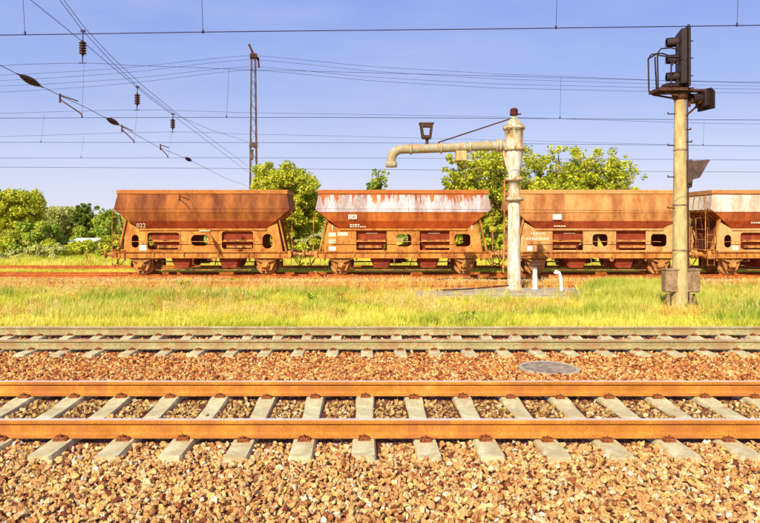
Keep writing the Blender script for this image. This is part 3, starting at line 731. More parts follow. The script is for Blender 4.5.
def dashes(t, x, z, w_, h, y):
    d = MB(); q = x
    while q < x+w_:
        s = random.uniform(.05, .12); d.box(q, q+s, y-.004, y, z-h/2, z+h/2); q += s+.04
    d.build('stencil_mark', M['letter'], t)
def yl(z): return -(1.20+(z-2.23)*(.235/.61))-.012
def let1(t):
    o = text_mesh('022', .30, M['letter'], t, -3.15, -1.31, 2.30); o.rotation_euler = (R(90+21), 0, 0)
    panel(t, -2.87, 1.32, .34, .28, y=-1.232); panel(t, .1, 2.13, .5, .05, y=-1.27, m='letter')
def let2(t):
    panel(t, -2.42, 2.80, .40, .22, y=-1.455)
    o = text_mesh('DB', .22, M['chute_red'], t, -2.57, -1.470, 2.72)
    dashes(t, -2.55, 2.42, .45, .07, -1.315); dashes(t, -2.55, 2.33, .75, .05, -1.28)
    for z, c_ in ((1.28, 'cream_panel'), (1.62, 'letter'), (1.95, 'letter')): panel(t, -3.40, z, .34, .20, y=-1.232, m=c_)
    panel(t, -2.9, 1.98, .5, .16, y=-1.232, m='letter'); panel(t, -3.40, 2.28, .05, .26, y=-1.232, m='letter'); panel(t, 3.3, 2.30, .05, .24, y=-1.232)
    panel(t, -1.5, 2.02, .55, .03, y=-1.10, m='letter'); panel(t, 1.5, 2.02, .55, .03, y=-1.10, m='letter')
def let3(t):
    panel(t, -2.10, 2.80, .42, .26, y=-1.455); dashes(t, -2.2, 2.36, .5, .06, -1.285)
    panel(t, -3.35, 1.28, .26, .24, y=-1.232); dashes(t, -3.5, 1.75, 1.0, .10, -1.232); dashes(t, -3.3, 2.0, .7, .08, -1.232)
    panel(t, -1.4, 2.02, .55, .03, y=-1.10, m='letter')
def let4(t):
    dashes(t, -2.2, 2.55, .5, .12, -1.345); panel(t, -2.9, 1.30, .3, .2, y=-1.232)
wagon(-7.80, 'plain rust brown hopper wagon marked 022 at the left end of the row', 0, 'A', (-1,), let1)
wagon(1.83, 'hopper wagon with white paint peeling off its upper side, behind the water crane', 1, 'B', (), let2)
wagon(11.27, 'dusty tan hopper wagon between the water crane and the signal mast', 2, 'B', (), let3)
wagon(20.70, 'pale topped hopper wagon with end platform and ladders, right of the signal mast', 3, 'A', (-1,), let4)

# ------------------------------------------------------------------ water crane
s = F/24.2
def zc(y): return CAMZ-(y-Y0)/s
cx = (514-X0)/s
wc = thing('water_crane', 'tall rusty white steam locomotive water crane with long horizontal spout', 'water crane', (cx, 24.2, 0))
MB().lathe([(.34, zc(292)), (.34, zc(289)), (.27, zc(287)), (.25, zc(284)), (.235, zc(240)), (.225, zc(201))], n=28).build('column', M['crane_pale'], wc)
MB().lathe([(.225, zc(201)), (.34, zc(200.6)), (.34, zc(197.4)), (.22, zc(197)), (.215, zc(181)), (.33, zc(180.6)), (.33, zc(177.8)), (.22, zc(177.4))], n=28).build('flange', M['crane_rusty'], wc)
MB().lathe([(.21, zc(177.4)), (.25, zc(168)), (.33, zc(153)), (.34, zc(151))], n=28).build('tapered_neck', M['crane_pale'], wc)
MB().lathe([(.34, zc(151)), (.40, zc(150.5)), (.40, zc(147.5)), (.335, zc(147)), (.335, zc(130)), (.41, zc(129)), (.41, zc(126.5)), (.33, zc(125.5))], n=28).build('drum', M['crane_rusty'], wc)
MB().lathe([(.33, zc(125.5)), (.24, zc(121.5)), (.10, zc(117.5)), (.07, zc(116.5)), (.06, zc(115))], n=28).build('cap', M['crane_rusty'], wc)
lm = MB(); lm.lathe([(.16, zc(115.2)), (.17, zc(114.5)), (.15, zc(113.8)), (.15, zc(109.5)), (.10, zc(108.4)), (.05, zc(108))], n=10, smooth=False); lm.box(.12, .26, -.05, .05, zc(114.6), zc(113.6)); lm.build('top_lantern', noisy('lantern_red', (.05, .010, .008), (.13, .02, .015), 6), wc)
bl = MB()
for zz in (199, 179.2, 149, 127.7):
    for k in range(12):
        q = 2*PI*k/12; rr = .30 if zz > 170 else .375
        bl.box(rr*math.cos(q)-.02, rr*math.cos(q)+.02, rr*math.sin(q)-.02, rr*math.sin(q)+.02, zc(zz)-.085, zc(zz)+.085)
tag(bl.build('flange_bolts', M['clip'], wc), kind='stuff')
def ac(x, y): return Vector(((x-514)/s, 0, zc(y)))
arm = MB(); pts = [ac(505, 145.8), ac(480, 146.2), ac(440, 148), ac(411, 149)]
cc = ac(403, 158.5); rad = 10.5/s
for k in range(1, 8):
    q = R(90+90*k/7); pts.append(Vector((ac(403, 0).x+rad*1.1*math.cos(q), 0, zc(159.5)+rad*math.sin(q))))
pts.append(pts[-1]+Vector((0, 0, -.10)))
arm.tube(pts, .172, 18); arm.build('spout_arm', M['crane_arm'], wc)
c = pts[-1]
MB().lathe([(.19, 0), (.215, -.01), (.22, -.20), (.20, -.21)], (c.x, 0, c.z+.02), n=20).build('spout_mouth', M['crane_arm'], wc)
ar = MB()
for (x, y) in ((500, 145.8), (497, 145.9), (470, 146.8), (441, 148), (411, 149)):
    p = ac(x, y); ar.lathe([(.185, -.035), (.25 if x > 490 else .215, -.03), (.25 if x > 490 else .215, .03), (.185, .035)], p, axis='x', n=20)
ar.build('arm_collar', M['crane_rusty'], wc)
MB().tube([ac(438, 142.5), ac(470, 132), ac(511, 118.5)], .028, 6).build('stay_rod', M['dark_iron'], wc)
MB().bar(ac(501, 143), ac(508, 170), .10, .10).build('bracket', M['crane_rusty'], wc)
vb = MB(); p = ac(461, 155); vb.box(p.x-.20, p.x+.20, -.15, .15, zc(161), zc(151), bev=.02); vb.build('valve_box', M['box_cream'] if 'box_cream' in M else M['mast_concrete'], wc)
# lantern on the arm: dark frame with an open centre
la = MB(); p = ac(427, 131)
o_ = [(p.x-.27, zc(124.3)), (p.x+.22, zc(124.3)), (p.x+.16, zc(138)), (p.x-.20, zc(138))]
i_ = [(p.x-.17, zc(127)), (p.x+.13, zc(127)), (p.x+.09, zc(135.5)), (p.x-.12, zc(135.5))]
la.plate(o_, [i_], -.16, -.11); la.plate(o_, [i_], .11, .16)
la.box(p.x-.30, p.x+.25, -.18, .18, zc(124.3), zc(123.0)); la.box(p.x-.18, p.x+.14, -.13, .13, zc(139), zc(137.8))
for q in (-1, 1): la.bar((p.x-.02+q*.225, -.13, zc(124.6)), (p.x-.02+q*.165, -.13, zc(137.6)), .03, .04); la.bar((p.x-.02+q*.225, .13, zc(124.6)), (p.x-.02+q*.165, .13, zc(137.6)), .03, .04)
la.tube([(p.x, 0, zc(146)), (p.x, 0, zc(138.5))], .06, 8); la.build('arm_lantern', M['dark_iron'], wc)
lp = MB(); lp.tube([ac(503.3, 181)+Vector((0, -.2, 0)), ac(503, 230)+Vector((0, -.25, 0)), ac(501.5, 272)+Vector((0, -.3, 0))], .035, 6); lp.tube([ac(503.3, 181)+Vector((0, -.2, 0)), ac(509, 181)], .03, 6)
lp.build('turning_rod', M['under_iron'], wc)

# plinth slabs, posts and scrap by the crane
def slab(label, x0, x1, d0, d1, z, rz=0):
    o = MB().box(-(x1-x0)/2, (x1-x0)/2, -(d1-d0)/2, (d1-d0)/2, -.25, 0, bev=.02).build('concrete_slab', M['slab'], loc=((x0+x1)/2, (d0+d1)/2, z), rot=(0, 0, rz))
    tag(o, label, 'slab', 'concrete slabs around the water crane')
slab('weathered concrete slab lying at the foot of the water crane', 3.4, 8.1, 22.5, 24.7, -.32)
slab('thin pale concrete slab in the grass left of the water crane', 1.75, 3.3, 21.6, 23.4, -.31, .03)
slab('narrow concrete kerb slab in the grass in front of the two white posts', 3.8, 7.0, 21.5, 22.15, -.31, .02)
pp = thing('ventilator_post', 'straight white post with a dark flat cap right of the water crane', 'post', ((535-X0)*23.8/F, 23.8, -.295))
MB().lathe([(.13, 0), (.13, .05), (.085, .06), (.085, .82), (.10, .84)], n=16).build('post', M['white_paint'], pp)
MB().lathe([(.08, .84), (.22, .87), (.22, .91), (.12, .98), (.03, 1.0)], n=16).build('cap', M['dark_iron'], pp)
bp_ = MB().tube([(.06, 0, 0), (.03, 0, .45), (-.04, 0, .66), (-.14, 0, .70), (-.17, 0, .62)], [.07, .065, .065, .07, .075], 12).build('bent_pipe', M['white_paint'], loc=((560-X0)*23.3/F, 23.3, -.295))
tag(bp_, 'short white pipe with bent over top, right of the capped post', 'pipe')
rr_ = MB().tube([(-1.6, -.15, .03), (-.6, -.05, .05), (.3, .1, .10), (1.2, .3, .16)], .03, 6).build('rusty_rod', M['dark_iron'], loc=(4.1, 23.3, -.29))
tag(rr_, 'bent rusty iron rod lying across the slab left of the water crane', 'rod')
orl = MB().box(-17, 4.2, -.04, .04, -.02, .07).build('old_rail_length', M['old_rail'], loc=(-2, 22.9, -.42)); tag(orl, 'old rusty rail length half buried in the grass on the left', 'rail')

# ------------------------------------------------------------------ signal mast
D = 18.8; s2 = F/D
def sp(x, y, dy=0): return Vector(((x-680)/s2, dy, CAMZ-(y-Y0)/s2))
sm = thing('signal_mast', 'pale concrete railway signal mast with dark signal heads facing left', 'signal', ((680-X0)/s2, D, 0))
MB().lathe([(.225, -.5), (.22, -.40), (.155, sp(0, 96).z)], n=16).build('pole', M['mast_concrete'], sm)
MB().lathe([(.17, sp(0, 100).z), (.22, sp(0, 98).z), (.22, sp(0, 93).z)], n=16).build('pole_cap', M['dark_iron'], sm)
pf = MB(); z0 = sp(0, 92.5).z; z1 = sp(0, 89.5).z
pf.box(-.78, .25, -.32, .32, z0, z1); pf.box(.25, .72, -.12, .12, z0+.02, z1-.01); pf.bar((-.7, 0, z0-.03), (.3, 0, z0-.03), .08, .05)
for yy in (-.2, .2): pf.bar((-.72, yy, z0-.02), (-.15, yy, z0-.12), .04, .05)
pf.build('platform', M['dark_iron'], sm)
cd2 = MB(); cd2.tube([(.19, -.14, -.4), (.185, -.13, 1.0), (.165, -.10, sp(0, 100).z)], .022, 6); cd2.build('cable', M['dark_iron'], sm)
for yb in (205, 250, 150):
    zb2 = sp(0, yb).z; rb2 = .22-.065*(zb2+.4)/(sp(0, 96).z+.4)+.006; MB().lathe([(rb2, zb2-.025), (rb2+.006, zb2-.02), (rb2+.006, zb2+.02), (rb2, zb2+.025)], n=16).build('band', M['box_grey'], sm)
cg = MB(); zt = sp(0, 56).z; zh = sp(0, 51.5).z
cg.tube([(-.78, -.3, z1), (-.80, -.3, zt)], .022, 6); cg.tube([(-.55, .3, z1), (-.60, .3, zt+.05)], .022, 6); cg.tube([(-.78, .3, z1), (-.80, .3, zt)], .022, 6)
cg.tube([(-.80, -.3, zt), (-.70, -.3, zh), (-.40, -.3, zh+.03), (-.15, -.3, zh-.05), (-.10, -.3, zt-.1), (-.10, -.3, z1+.6)], .022, 6)
cg.tube([(-.80, .3, zt), (-.70, .3, zh), (-.40, .3, zh+.03), (-.15, .3, zh-.05), (-.10, .3, zt-.1)], .022, 6)
cg.tube([(-.80, -.3, zt), (-.80, .3, zt)], .022, 6)
cg.tube([(-.80, -.3, zt-.05), (-.55, -.34, zt-.10), (-.42, -.34, zt-.25), (-.42, -.34, z1)], .022, 6)
cg.tube([(-.42, -.34, z1+.6), (-.30, -.34, z1+.80), (0, -.30, z1+.82)], .026, 6)
cg.build('safety_cage', M['signal_black'], sm)
def board_geo(w_, h, mb, cut=.0):
    """signal board standing in the local y-z plane, hoods towards -x"""
    mb.add([(-.02, -w_/2, 0), (-.02, w_/2, 0), (-.02, w_/2, h-cut), (-.02, w_/2-.12, h), (-.02, -w_/2+.12, h), (-.02, -w_/2, h-cut),
            (.04, -w_/2, 0), (.04, w_/2, 0), (.04, w_/2, h-cut), (.04, w_/2-.12, h), (.04, -w_/2+.12, h), (.04, -w_/2, h-cut)],
           [(0,1,2,3,4,5),(11,10,9,8,7,6)]+[(i, (i+1) % 6, 6+(i+1) % 6, 6+i) for i in range(6)])
def head(parent, w_, h, lamps, loc, rz, back=True, hr=.165):
    b = MB(); board_geo(w_, h, b, .12)
    o = b.build('signal_head', M['signal_black'], parent, loc=loc, rot=(0, 0, rz))
    bx_ = MB(); bx_.box(-.20, -.021, -w_/2+.10, w_/2-.10, .08, h-.10, bev=.02); bx_.build('lamp_housing', M['signal_black'], o)
    for (y, z) in lamps:
        hd = MB(); n = 12; vs = []
        for xx, r1 in ((-.20, hr), (-.52, hr*.95)):
            for r_ in (r1, r1-.012):
                for k in range(n+1):
                    q = R(-30+240*k/n); vs.append((xx-(.0 if k in (0, n) else 0), y+r_*math.cos(q), z+r_*math.sin(q)))
        m_ = n+1; fs = []
        for k in range(n):
            fs += [(k, k+1, 2*m_+k+1, 2*m_+k), (m_+k, m_+k+1, 3*m_+k+1, 3*m_+k), (2*m_+k, 2*m_+k+1, 3*m_+k+1, 3*m_+k), (k, k+1, m_+k+1, m_+k)]
        hd.add(vs, fs); hd.build('hood', M['signal_black'], o)
        MB().lathe([(.10, -.235), (.12, -.225), (.12, -.19)], (0, y, z), axis='x', n=16).build('lens', M['lens_glass'], o)
        if back: MB().add([(.041, y-.05, z-.03), (.041, y+.05, z-.03), (.041, y+.05, z+.06), (.041, y-.05, z+.06), (.24, y, z+.03)], [(0,1,2,3),(0,1,4),(1,2,4),(2,3,4),(3,0,4)]).build('back_bracket', M['signal_black'], o)
    return o
zb = z1+.03
head(sm, .95, sp(0, 28).z-zb, [(0, .34), (0, .86), (0, 1.36)], (.16, .0, zb), R(-14))
head(sm, .62, .62, [(0, .3)], (.76, 0, sp(0, 110).z), R(14))
lw = MB(); lw.bar((.28, 0, z0), (.28, 0, z0-.42), .05, .05); lw.bar((.10, 0, z0-.75), (.55, 0, z0-.35), .05, .05); lw.bar((.28, 0, z0-.25), (.75, 0, z0-.25), .05, .06); lw.box(.30, .48, -.1, .1, z0-.32, z0-.12, bev=.02); lw.build('bracket', M['dark_iron'], sm)
mo = MB(); mo.box(-.50, -.08, -.2, .2, z1+.01, z1+.17, bev=.05); mo.build('junction_case', M['signal_black'], sm)
for (x, y, sgn) in ((673, 114, -1), (673, 145.5, -1), (673, 177, -1), (673, 208, -1), (685, 129.5, 1), (686, 142, 1), (686, 172, 1)):
    p = sp(x, y); MB().tube([(p.x-sgn*.05, -.02, p.z), (p.x+sgn*.16, -.02, p.z), (p.x+sgn*.16, -.02, p.z+.05)], .02, 6).build('climbing_peg', M['dark_iron'], sm)
ls_ = MB(); p0 = sp(685.5, 161); 
ls_.box(.16, .30, -.16, .16, sp(0, 184).z, sp(0, 160).z, bev=.02)
ls_.add([(.30, -.15, sp(0, 180).z), (.30, .15, sp(0, 180).z), (.30, .15, sp(0, 161).z), (.30, -.15, sp(0, 161).z), (.48, -.2, sp(0, 178).z), (.48, .2, sp(0, 178).z), (.76, .24, sp(0, 160.5).z), (.76, -.24, sp(0, 160.5).z)],
        [(0,1,2,3),(4,5,6,7),(0,1,5,4),(1,2,6,5),(2,3,7,6),(3,0,4,7)])
ls_.lathe([(.03, -.24), (.09, -.2), (.09, -.06), (.04, 0)], (.26, 0, sp(0, 180).z), n=10); ls_.build('floodlight', M['mast_rust'], sm)
for q, nm in ((-1, 0), (1, 1)):
    cb = MB(); xa = (sp(669.8, 0).x if q < 0 else sp(691.5, 0).x)-(680-X0)/s2+(680-X0)/s2
    cb.box(xa-.185, xa+.185, -.16, .16, sp(0, 292).z, sp(0, 270).z, bev=.03); cb.box(xa-.20, xa+.20, -.18, .18, sp(0, 270).z, sp(0, 268.5).z)
    cb.tube([(xa-.05, 0, sp(0, 294).z), (xa-.03, 0, -.5)], .06, 8); cb.tube([(xa+.1, .05, sp(0, 294).z), (xa+.12, .05, -.5)], .035, 8)
    cb.build('cable_box', M['box_grey'], sm)

# ------------------------------------------------------------------ lattice mast
DM = 55.0; s3 = F/DM; XM = (253.5-X0)/s3
lmt = thing('lattice_mast', 'tall slender rusty lattice mast rising behind the leftmost hopper wagon', 'mast', (XM, DM, 0), R(18))
zt = CAMZ+(225-58)/s3; zb_ = -.5
def half(z): return .17+(zt-z)/(zt-zb_)*.17
for a in (-1, 1):
    for b_ in (-1, 1):
        MB().bar((a*half(zb_), b_*half(zb_), zb_), (a*half(zt), b_*half(zt), zt), .085, .085).build('leg', M['mast_rust'], lmt)
lt = MB(); z = zb_; k = 0
while z < zt-.3:
    h = .52; h0, h1 = half(z), half(min(z+h, zt)); sg = 1 if k % 2 else -1
    for a in (-1, 1):
        lt.bar((-h0*sg, a*h0, z), (h1*sg, a*h1, z+h), .04, .025); lt.bar((a*h0, -h0*sg, z), (a*h1, h1*sg, z+h), .04, .025)
    z += h; k += 1
tag(lt.build('lattice_bars', M['mast_rust'], lmt), kind='stuff')
hd = MB(); hd.box(-.28, .28, -.3, .3, zt, zt+.35); hd.bar((.1, 0, zt+.1), (-.38, 0, zt+1.15), .14, .22); hd.bar((-.1, 0, zt+.4), (.45, 0, zt-.1), .14, .18); hd.bar((.38, 0, zt+.1), (.48, 0, zt-.8), .14, .14)
hd.build('mast_head', M['dark_iron'], lmt)
cb = MB(); cb.box(-.32, .32, -.32, .32, CAMZ+(225-147)/s3, CAMZ+(225-143)/s3); cb.box(-.30, -.05, -.36, .30, CAMZ+(225-160)/s3, CAMZ+(225-150)/s3); cb.build('clamp', M['mast_rust'], lmt)

# ------------------------------------------------------------------ overhead wires
def wire_pts(pp, d, n=10):
    """smooth curve through picture heights converted to metres at the track's distance"""
    xs = [p[0] for p in pp]; ys = [p[1] for p in pp]
    out = []
    for i in range(len(pp)-1):
        for k in range(n):
            u = k/n; x = xs[i]+(xs[i+1]-xs[i])*u
            p0 = ys[max(i-1, 0)]; p1 = ys[i]; p2 = ys[i+1]; p3 = ys[min(i+2, len(ys)-1)]
            y = .5*((2*p1)+(-p0+p2)*u+(2*p0-5*p1+4*p2-p3)*u*u+(-p0+3*p1-3*p2+p3)*u**3)
            out.append(at(x, y, d))
    out.append(at(xs[-1], ys[-1], d)); return out
def overhead(label, d, contact, messenger, drops, r=.012):
    r *= .8
    t = thing('overhead_line', label, 'overhead wire', (0, 0, 0), 0, 'overhead contact lines above the tracks')
    MB().tube(wire_pts(contact, d), r, 5).build('contact_wire', M['wire'], t)
    MB().tube(wire_pts(messenger, d), r*.75, 5).build('messenger_wire', M['wire'], t)
    for (xa, ya, xb, yb) in drops:
        q = MB(); q.tube([at(xa, ya, d), at(xb, yb, d)], r*.5, 4); e = at(xb, yb, d); q.lathe([(.012, -.02), (.022, -.015), (.022, .04), (.01, .06)], e, n=6)
        q.build('dropper', M['wire'], t)
    return t
overhead('thick nearest contact wire crossing the very top of the sky', 12.8, [(-250, 37.5), (0, 35), (240, 31.5), (500, 28.7), (760, 25.2), (1000, 22)], [(-250, -110), (0, -70), (380, -30), (760, -60), (1000, -100)], [(19, -70, 25, 34), (200, -50, 203, 32.3), (558, -45, 556, 28), (740, -58, 737, 25.5)], .014)
overhead('contact line with its sagging messenger wire passing just above the crane lantern', 22, [(-200, 118), (0, 118), (240, 117.3), (500, 118.2), (760, 120), (950, 121)], [(-200, 72), (0, 65.5), (83, 63), (130, 65.3), (240, 69.5), (500, 76), (760, 82), (950, 80)], [(84, 64, 82, 117), (229, 69, 226.5, 117), (561, 78, 560, 118)], .012)
overhead('contact line whose wire meets the crane spout height', 27.2, [(-200, 142), (0, 142.3), (240, 142.5), (500, 143.5), (760, 146), (950, 148)], [(-200, 118), (0, 113.5), (137, 110), (240, 112.5), (500, 117), (760, 124), (950, 122)], [(44.6, 113.5, 41, 142), (137, 111, 134, 142.5), (704, 123, 703, 145)], .011)
overhead('fainter contact line low in the sky directly above the wagons', 32.1, [(-200, 158), (0, 158), (240, 157.8), (500, 158.5), (760, 160), (950, 162)], [(-200, 140), (0, 136.5), (172, 132), (240, 134), (500, 140), (760, 146), (950, 144)], [(84, 135.5, 81, 157.5), (172, 133, 168, 157.5)], .011)
fw = MB().tube(wire_pts([(-200, 166), (0, 167), (380, 169.5), (760, 172), (950, 173)], 37.4), .010, 4).build('overhead_line', M['wire'])
tag(fw, 'lowest very faint single wire just above the treetops', 'overhead wire', 'overhead contact lines above the tracks')
ft = thing('feeder_wires', 'four thin feeder wires running to the top of the lattice mast', 'overhead wire')
for a, b_, c_, d_ in (((0, 75), (250, 55.5), (500, 74), (760, 83)), ((0, 80.5), (250, 59.5), (500, 79), (760, 86)), ((0, 86), (250, 66.5), (500, 84), (760, 89)), ((0, 92), (250, 70), (500, 88), (760, 93))):
    for q in ([(-250, a[1]+2), a, (125, (a[1]+b_[1])/2+2.5), b_], [b_, (370, (b_[1]+c_[1])/2+1.5), c_, d_, (1000, d_[1]-1)]):
        MB().tube(wire_pts(q, 55), .013, 4).build('wire', M['wire'], ft)

def insulator(parent, p, h=.62, horiz=None):
    b = MB(); n = 5; pr = [(.02, -h/2), (.03, -h/2+.04)]
    for k in range(n):
        z = -h/2+.09+(h-.18)*k/n; pr += [(.05, z), (.115, z+.02), (.125, z+.05), (.05, z+.085)]
    pr += [(.03, h/2-.05), (.02, h/2)]
    b.lathe(pr, n=14); rot = (0, 0, 0)
    if horiz is not None: rot = horiz
    return b.build('insulator', M['insul'], parent, loc=p, rot=rot)
XS = -9.7
def atX(x, y):
    d = -XS*F/(X0-x); return at(x, y, d)
cs = thing('cross_span', 'head span of slanting wires with insulators across the tracks, upper left', 'span wire')
for pp in ([(45, -22), (60, 0), (83, 31), (110, 60), (138.7, 87), (173.7, 114), (210, 129.5), (249, 142)],
           [(48, -22), (64, 0), (84, 27), (112, 57), (142, 85), (173.7, 111), (226, 150), (248, 166)],
           [(12, -16), (31, 0), (83, 42), (127, 79), (150, 98), (190, 128), (248, 172)],
           [(-20, 55), (0, 65), (30, 80.5), (60, 95.5), (85, 107), (112, 121), (158, 147), (188, 159), (225, 178), (247, 186)]):
    MB().tube([atX(x, y) for x, y in pp], .010, 5).build('span_wire', M['wire'], cs)
for (x, y0_, y1_, d) in ((83, 31, 63, 22), (137.5, 87, 110, 27.2), (173, 114, 132, 32.1)):
    a = at(x, y0_, d); b_ = at(x-.5, y1_, d); m_ = (a+b_)/2
    insulator(cs, m_+Vector((0, 0, -.03)), .62)
    q = MB(); q.tube([a, b_], .02, 5); q.box(a.x-.07, a.x+.07, a.y-.05, a.y+.05, a.z-.03, a.z+.04); q.bar((b_.x-.12, b_.y, b_.z), (b_.x+.12, b_.y, b_.z), .04, .03); q.build('hanger', M['wire'], cs)
for (x, y) in ((30.5, 80.7), (113, 121.5), (188.5, 159.3)):
    p = atX(x, y); a = atX(x-4, y-2.1); b_ = atX(x+4, y+2.1)
    v = (b_-a).normalized(); b2 = MB(); pr = [(.015, -.75), (.03, -.55)]
    for k2 in range(7): rr2 = .05+.06*math.sin(PI*(k2+.5)/7); pr += [(.04, -.5+k2*.143), (rr2, -.47+k2*.143), (rr2, -.43+k2*.143)]
    pr += [(.03, .55), (.015, .75)]; b2.lathe(pr, n=10)
    b2.build('insulator', M['insul'], cs, loc=p, rot=v.to_track_quat('Z', 'Y').to_euler())
for (ax_, ay, bx_, by, cx_, cy, d) in ((60, 95, 82.5, 117, 78, 101, 22), (122, 126, 134.5, 143, 133, 131, 27.2), (160.5, 145, 168, 157.5, 169, 147.6, 32.1)):
    a = at(ax_, ay, d); b_ = at(bx_, by, d); c_ = at(cx_, cy, d); q = MB()
    q.tube([a+Vector((0, 0, -.15)), b_+Vector((-.05, 0, .12)), b_], .024, 6); q.tube([a, c_], .024, 6); q.tube([a+Vector((0, 0, .05)), a+Vector((0, 0, -.26))], .035, 6); q.build('registration_arm', M['dark_iron'], cs)

# ------------------------------------------------------------------ trees and bushes
def leaves_mesh(name, centers, radii, count, leaf, m, seed, flat=.8):
    r = np.random.default_rng(seed); C_ = np.array(centers); Rd = np.array(radii)
    p = Rd**2.2; p /= p.sum(); k = r.choice(len(C_), count, p=p)
    v = r.normal(size=(count, 3)); v /= np.linalg.norm(v, axis=1)[:, None]
    rad = r.uniform(0, 1, count)**(.42)
    P = C_[k]+v*(Rd[k]*rad)[:, None]*np.array([1, 1, flat])
    # leaf frame facing roughly outwards and up
    nrm = v+np.array([0, 0, .7])+r.normal(size=(count, 3))*.7; nrm /= np.linalg.norm(nrm, axis=1)[:, None]
    t = np.cross(nrm, r.normal(size=(count, 3))); t /= np.linalg.norm(t, axis=1)[:, None]; b = np.cross(nrm, t)
    L = leaf*r.uniform(.6, 1.3, count)[:, None]; W_ = L*.42
    v0 = P-t*L*.5; v1 = P+b*W_-nrm*L*.08; v2 = P+t*L*.5; v3 = P-b*W_-nrm*L*.08
    vs = np.stack([v0, v1, v2, v3], 1).reshape(-1, 3)
    me = bpy.data.meshes.new(name); me.vertices.add(count*4); me.vertices.foreach_set('co', vs.astype(np.float32).ravel())
    me.loops.add(count*4); me.loops.foreach_set('vertex_index', np.arange(count*4, dtype=np.int32))
    me.polygons.add(count); me.polygons.foreach_set('loop_start', np.arange(0, count*4, 4, dtype=np.int32)); me.polygons.foreach_set('loop_total', np.full(count, 4, dtype=np.int32))
    hue = np.clip(r.normal(.45, .22, count)+(r.uniform(-.2, .2, len(C_)))[k], 0, 1)
    a = me.attributes.new('leaf_hue', 'FLOAT', 'FACE'); a.data.foreach_set('value', hue.astype(np.float32))
    me.update(); me.validate(); me.materials.append(m); return me
def tree(name, label, cat, x, d, ytop, wpx, mkey, count, leaf, seed, base_px=None, trunk_h=.3, dens=1.0, group=None, sparse=False, zb=None):
    """x, ytop and width were measured on the photograph at the distance d; the tree is built there in metres"""
    r = random.Random(seed); sc = F/d; X = (x-X0)/sc; g0 = gz(X, d) if zb is None else zb
    H = CAMZ+(Y0-ytop)/sc-g0; W_ = wpx/sc/2
    t = thing(name, label, cat, (X, d, g0), 0, group)
    tb = MB(); th = H*trunk_h; tips = []
    lean = Vector((r.uniform(-.2, .2), r.uniform(-.2, .2), 0))
    base_r = .035*H if not sparse else .018*H
    top = Vector((0, 0, 0))+lean*.5+Vector((0, 0, th))
    tb.tube([(0, 0, -.2), (lean.x*.1, lean.y*.1, th*.5), top], [base_r*1.25, base_r, base_r*.8], 8)
    nb = 14 if not sparse else 5
    for i in range(nb):
        q = 2*PI*i/nb*1.618*1.0+r.uniform(-.3, .3); hh = r.uniform(.15, 1)
        rr = W_*(.30+.62*math.sqrt(max(0, 1-((hh-.35)/.75)**2)))*r.uniform(.55, 1.0)
        e = Vector((rr*math.cos(q), rr*math.sin(q)*.85, th+(H-th)*(.10+.80*hh)))
        if i == 0: e = Vector((r.uniform(-.15, .15)*W_, 0, H-W_*.16))
        mid = top.lerp(e, .5)+Vector((r.uniform(-.1, .1)*W_, r.uniform(-.1, .1)*W_, r.uniform(-.05, .1)*H))
        st_ = Vector((0, 0, th*r.uniform(.6, 1)))+lean*.4
        tb.tube([st_, mid, e], [base_r*.6, base_r*.3, base_r*.1], 6); tips.append((e, r.uniform(.26, .40)*W_)); tips.append((mid, r.uniform(.22, .34)*W_))
        for j in range(3 if not sparse else 2):
            s_ = mid.lerp(e, r.uniform(0, .7)); e2 = s_+Vector((r.uniform(-1, 1), r.uniform(-1, 1), r.uniform(-.3, .8)))*W_*.42
            e2.z = min(e2.z, H-W_*.18); tb.tube([s_, e2], [base_r*.22, base_r*.07], 5); tips.append((e2, r.uniform(.20, .34)*W_))
    cs_, rs_ = [], []
    for (e, rad) in tips:
        for j in range(6):
            o = Vector((r.gauss(0, 1), r.gauss(0, 1), r.gauss(0, .8)))*rad*.85
            rr_ = rad*r.uniform(.22, .70); c_ = e+o; c_.z = min(c_.z, H-rr_*.8); f_ = math.hypot(c_.x, c_.y)
            if f_ > W_-rr_*.7: c_.x *= (W_-rr_*.7)/f_; c_.y *= (W_-rr_*.7)/f_
            cs_.append(tuple(c_)); rs_.append(rr_)
    tb.build('trunk', M['bark'], t)
    link('crown', leaves_mesh('crown', cs_, rs_, int(count*dens*1.5), leaf, M[mkey], seed), t)
    return t
def bush(label, x, d, ytop, wpx, mkey, count, leaf, seed, group='bushes and shrubs beyond the yard'):
    r = random.Random(seed); sc = F/d; X = (x-X0)/sc; g0 = gz(X, d); H = CAMZ+(Y0-ytop)/sc-g0; W_ = wpx/sc/2
    t = thing('bush', label, 'bush', (X, d, g0), 0, group); cs_, rs_ = [], []; tb = MB()
    for i in range(26):
        q = r.uniform(0, 2*PI); u = math.sqrt(r.uniform(0, 1)); hh = r.uniform(.08, 1)*math.sqrt(max(.05, 1-u*u*.8))
        rad = min(W_, H)*r.uniform(.14, .28)
        c_ = Vector((W_*u*math.cos(q)*.9, min(W_, 2.5)*u*math.sin(q), max(rad*.6, hh*(H-rad*.5)))); cs_.append(tuple(c_)); rs_.append(rad)
        tb.tube([(c_.x*.25, c_.y*.25, -.1), (c_.x*.6, c_.y*.6, c_.z*.55), c_], [.04, .03, .01], 5)
    tb.build('stems', M['bark'], t)
    link('foliage', leaves_mesh('foliage', cs_, rs_, count, leaf, M[mkey], seed), t); return t
TG = 'trees beyond the yard'
tree('tree', 'round bright green tree rising between the first two wagons', 'tree', 289, 46, 162, 74, 'leaf_a', 26000, .17, 3, trunk_h=.22, group=TG)
tree('tree', 'airy yellow green tree directly behind the water crane column', 'tree', 497, 47, 142, 96, 'leaf_a', 22000, .17, 8, trunk_h=.2, group=TG)
tree('tree', 'small leafy tree showing just left of the water crane column above the peeling wagon', 'tree', 466, 44, 154, 48, 'leaf_a', 9000, .16, 12, group=TG)
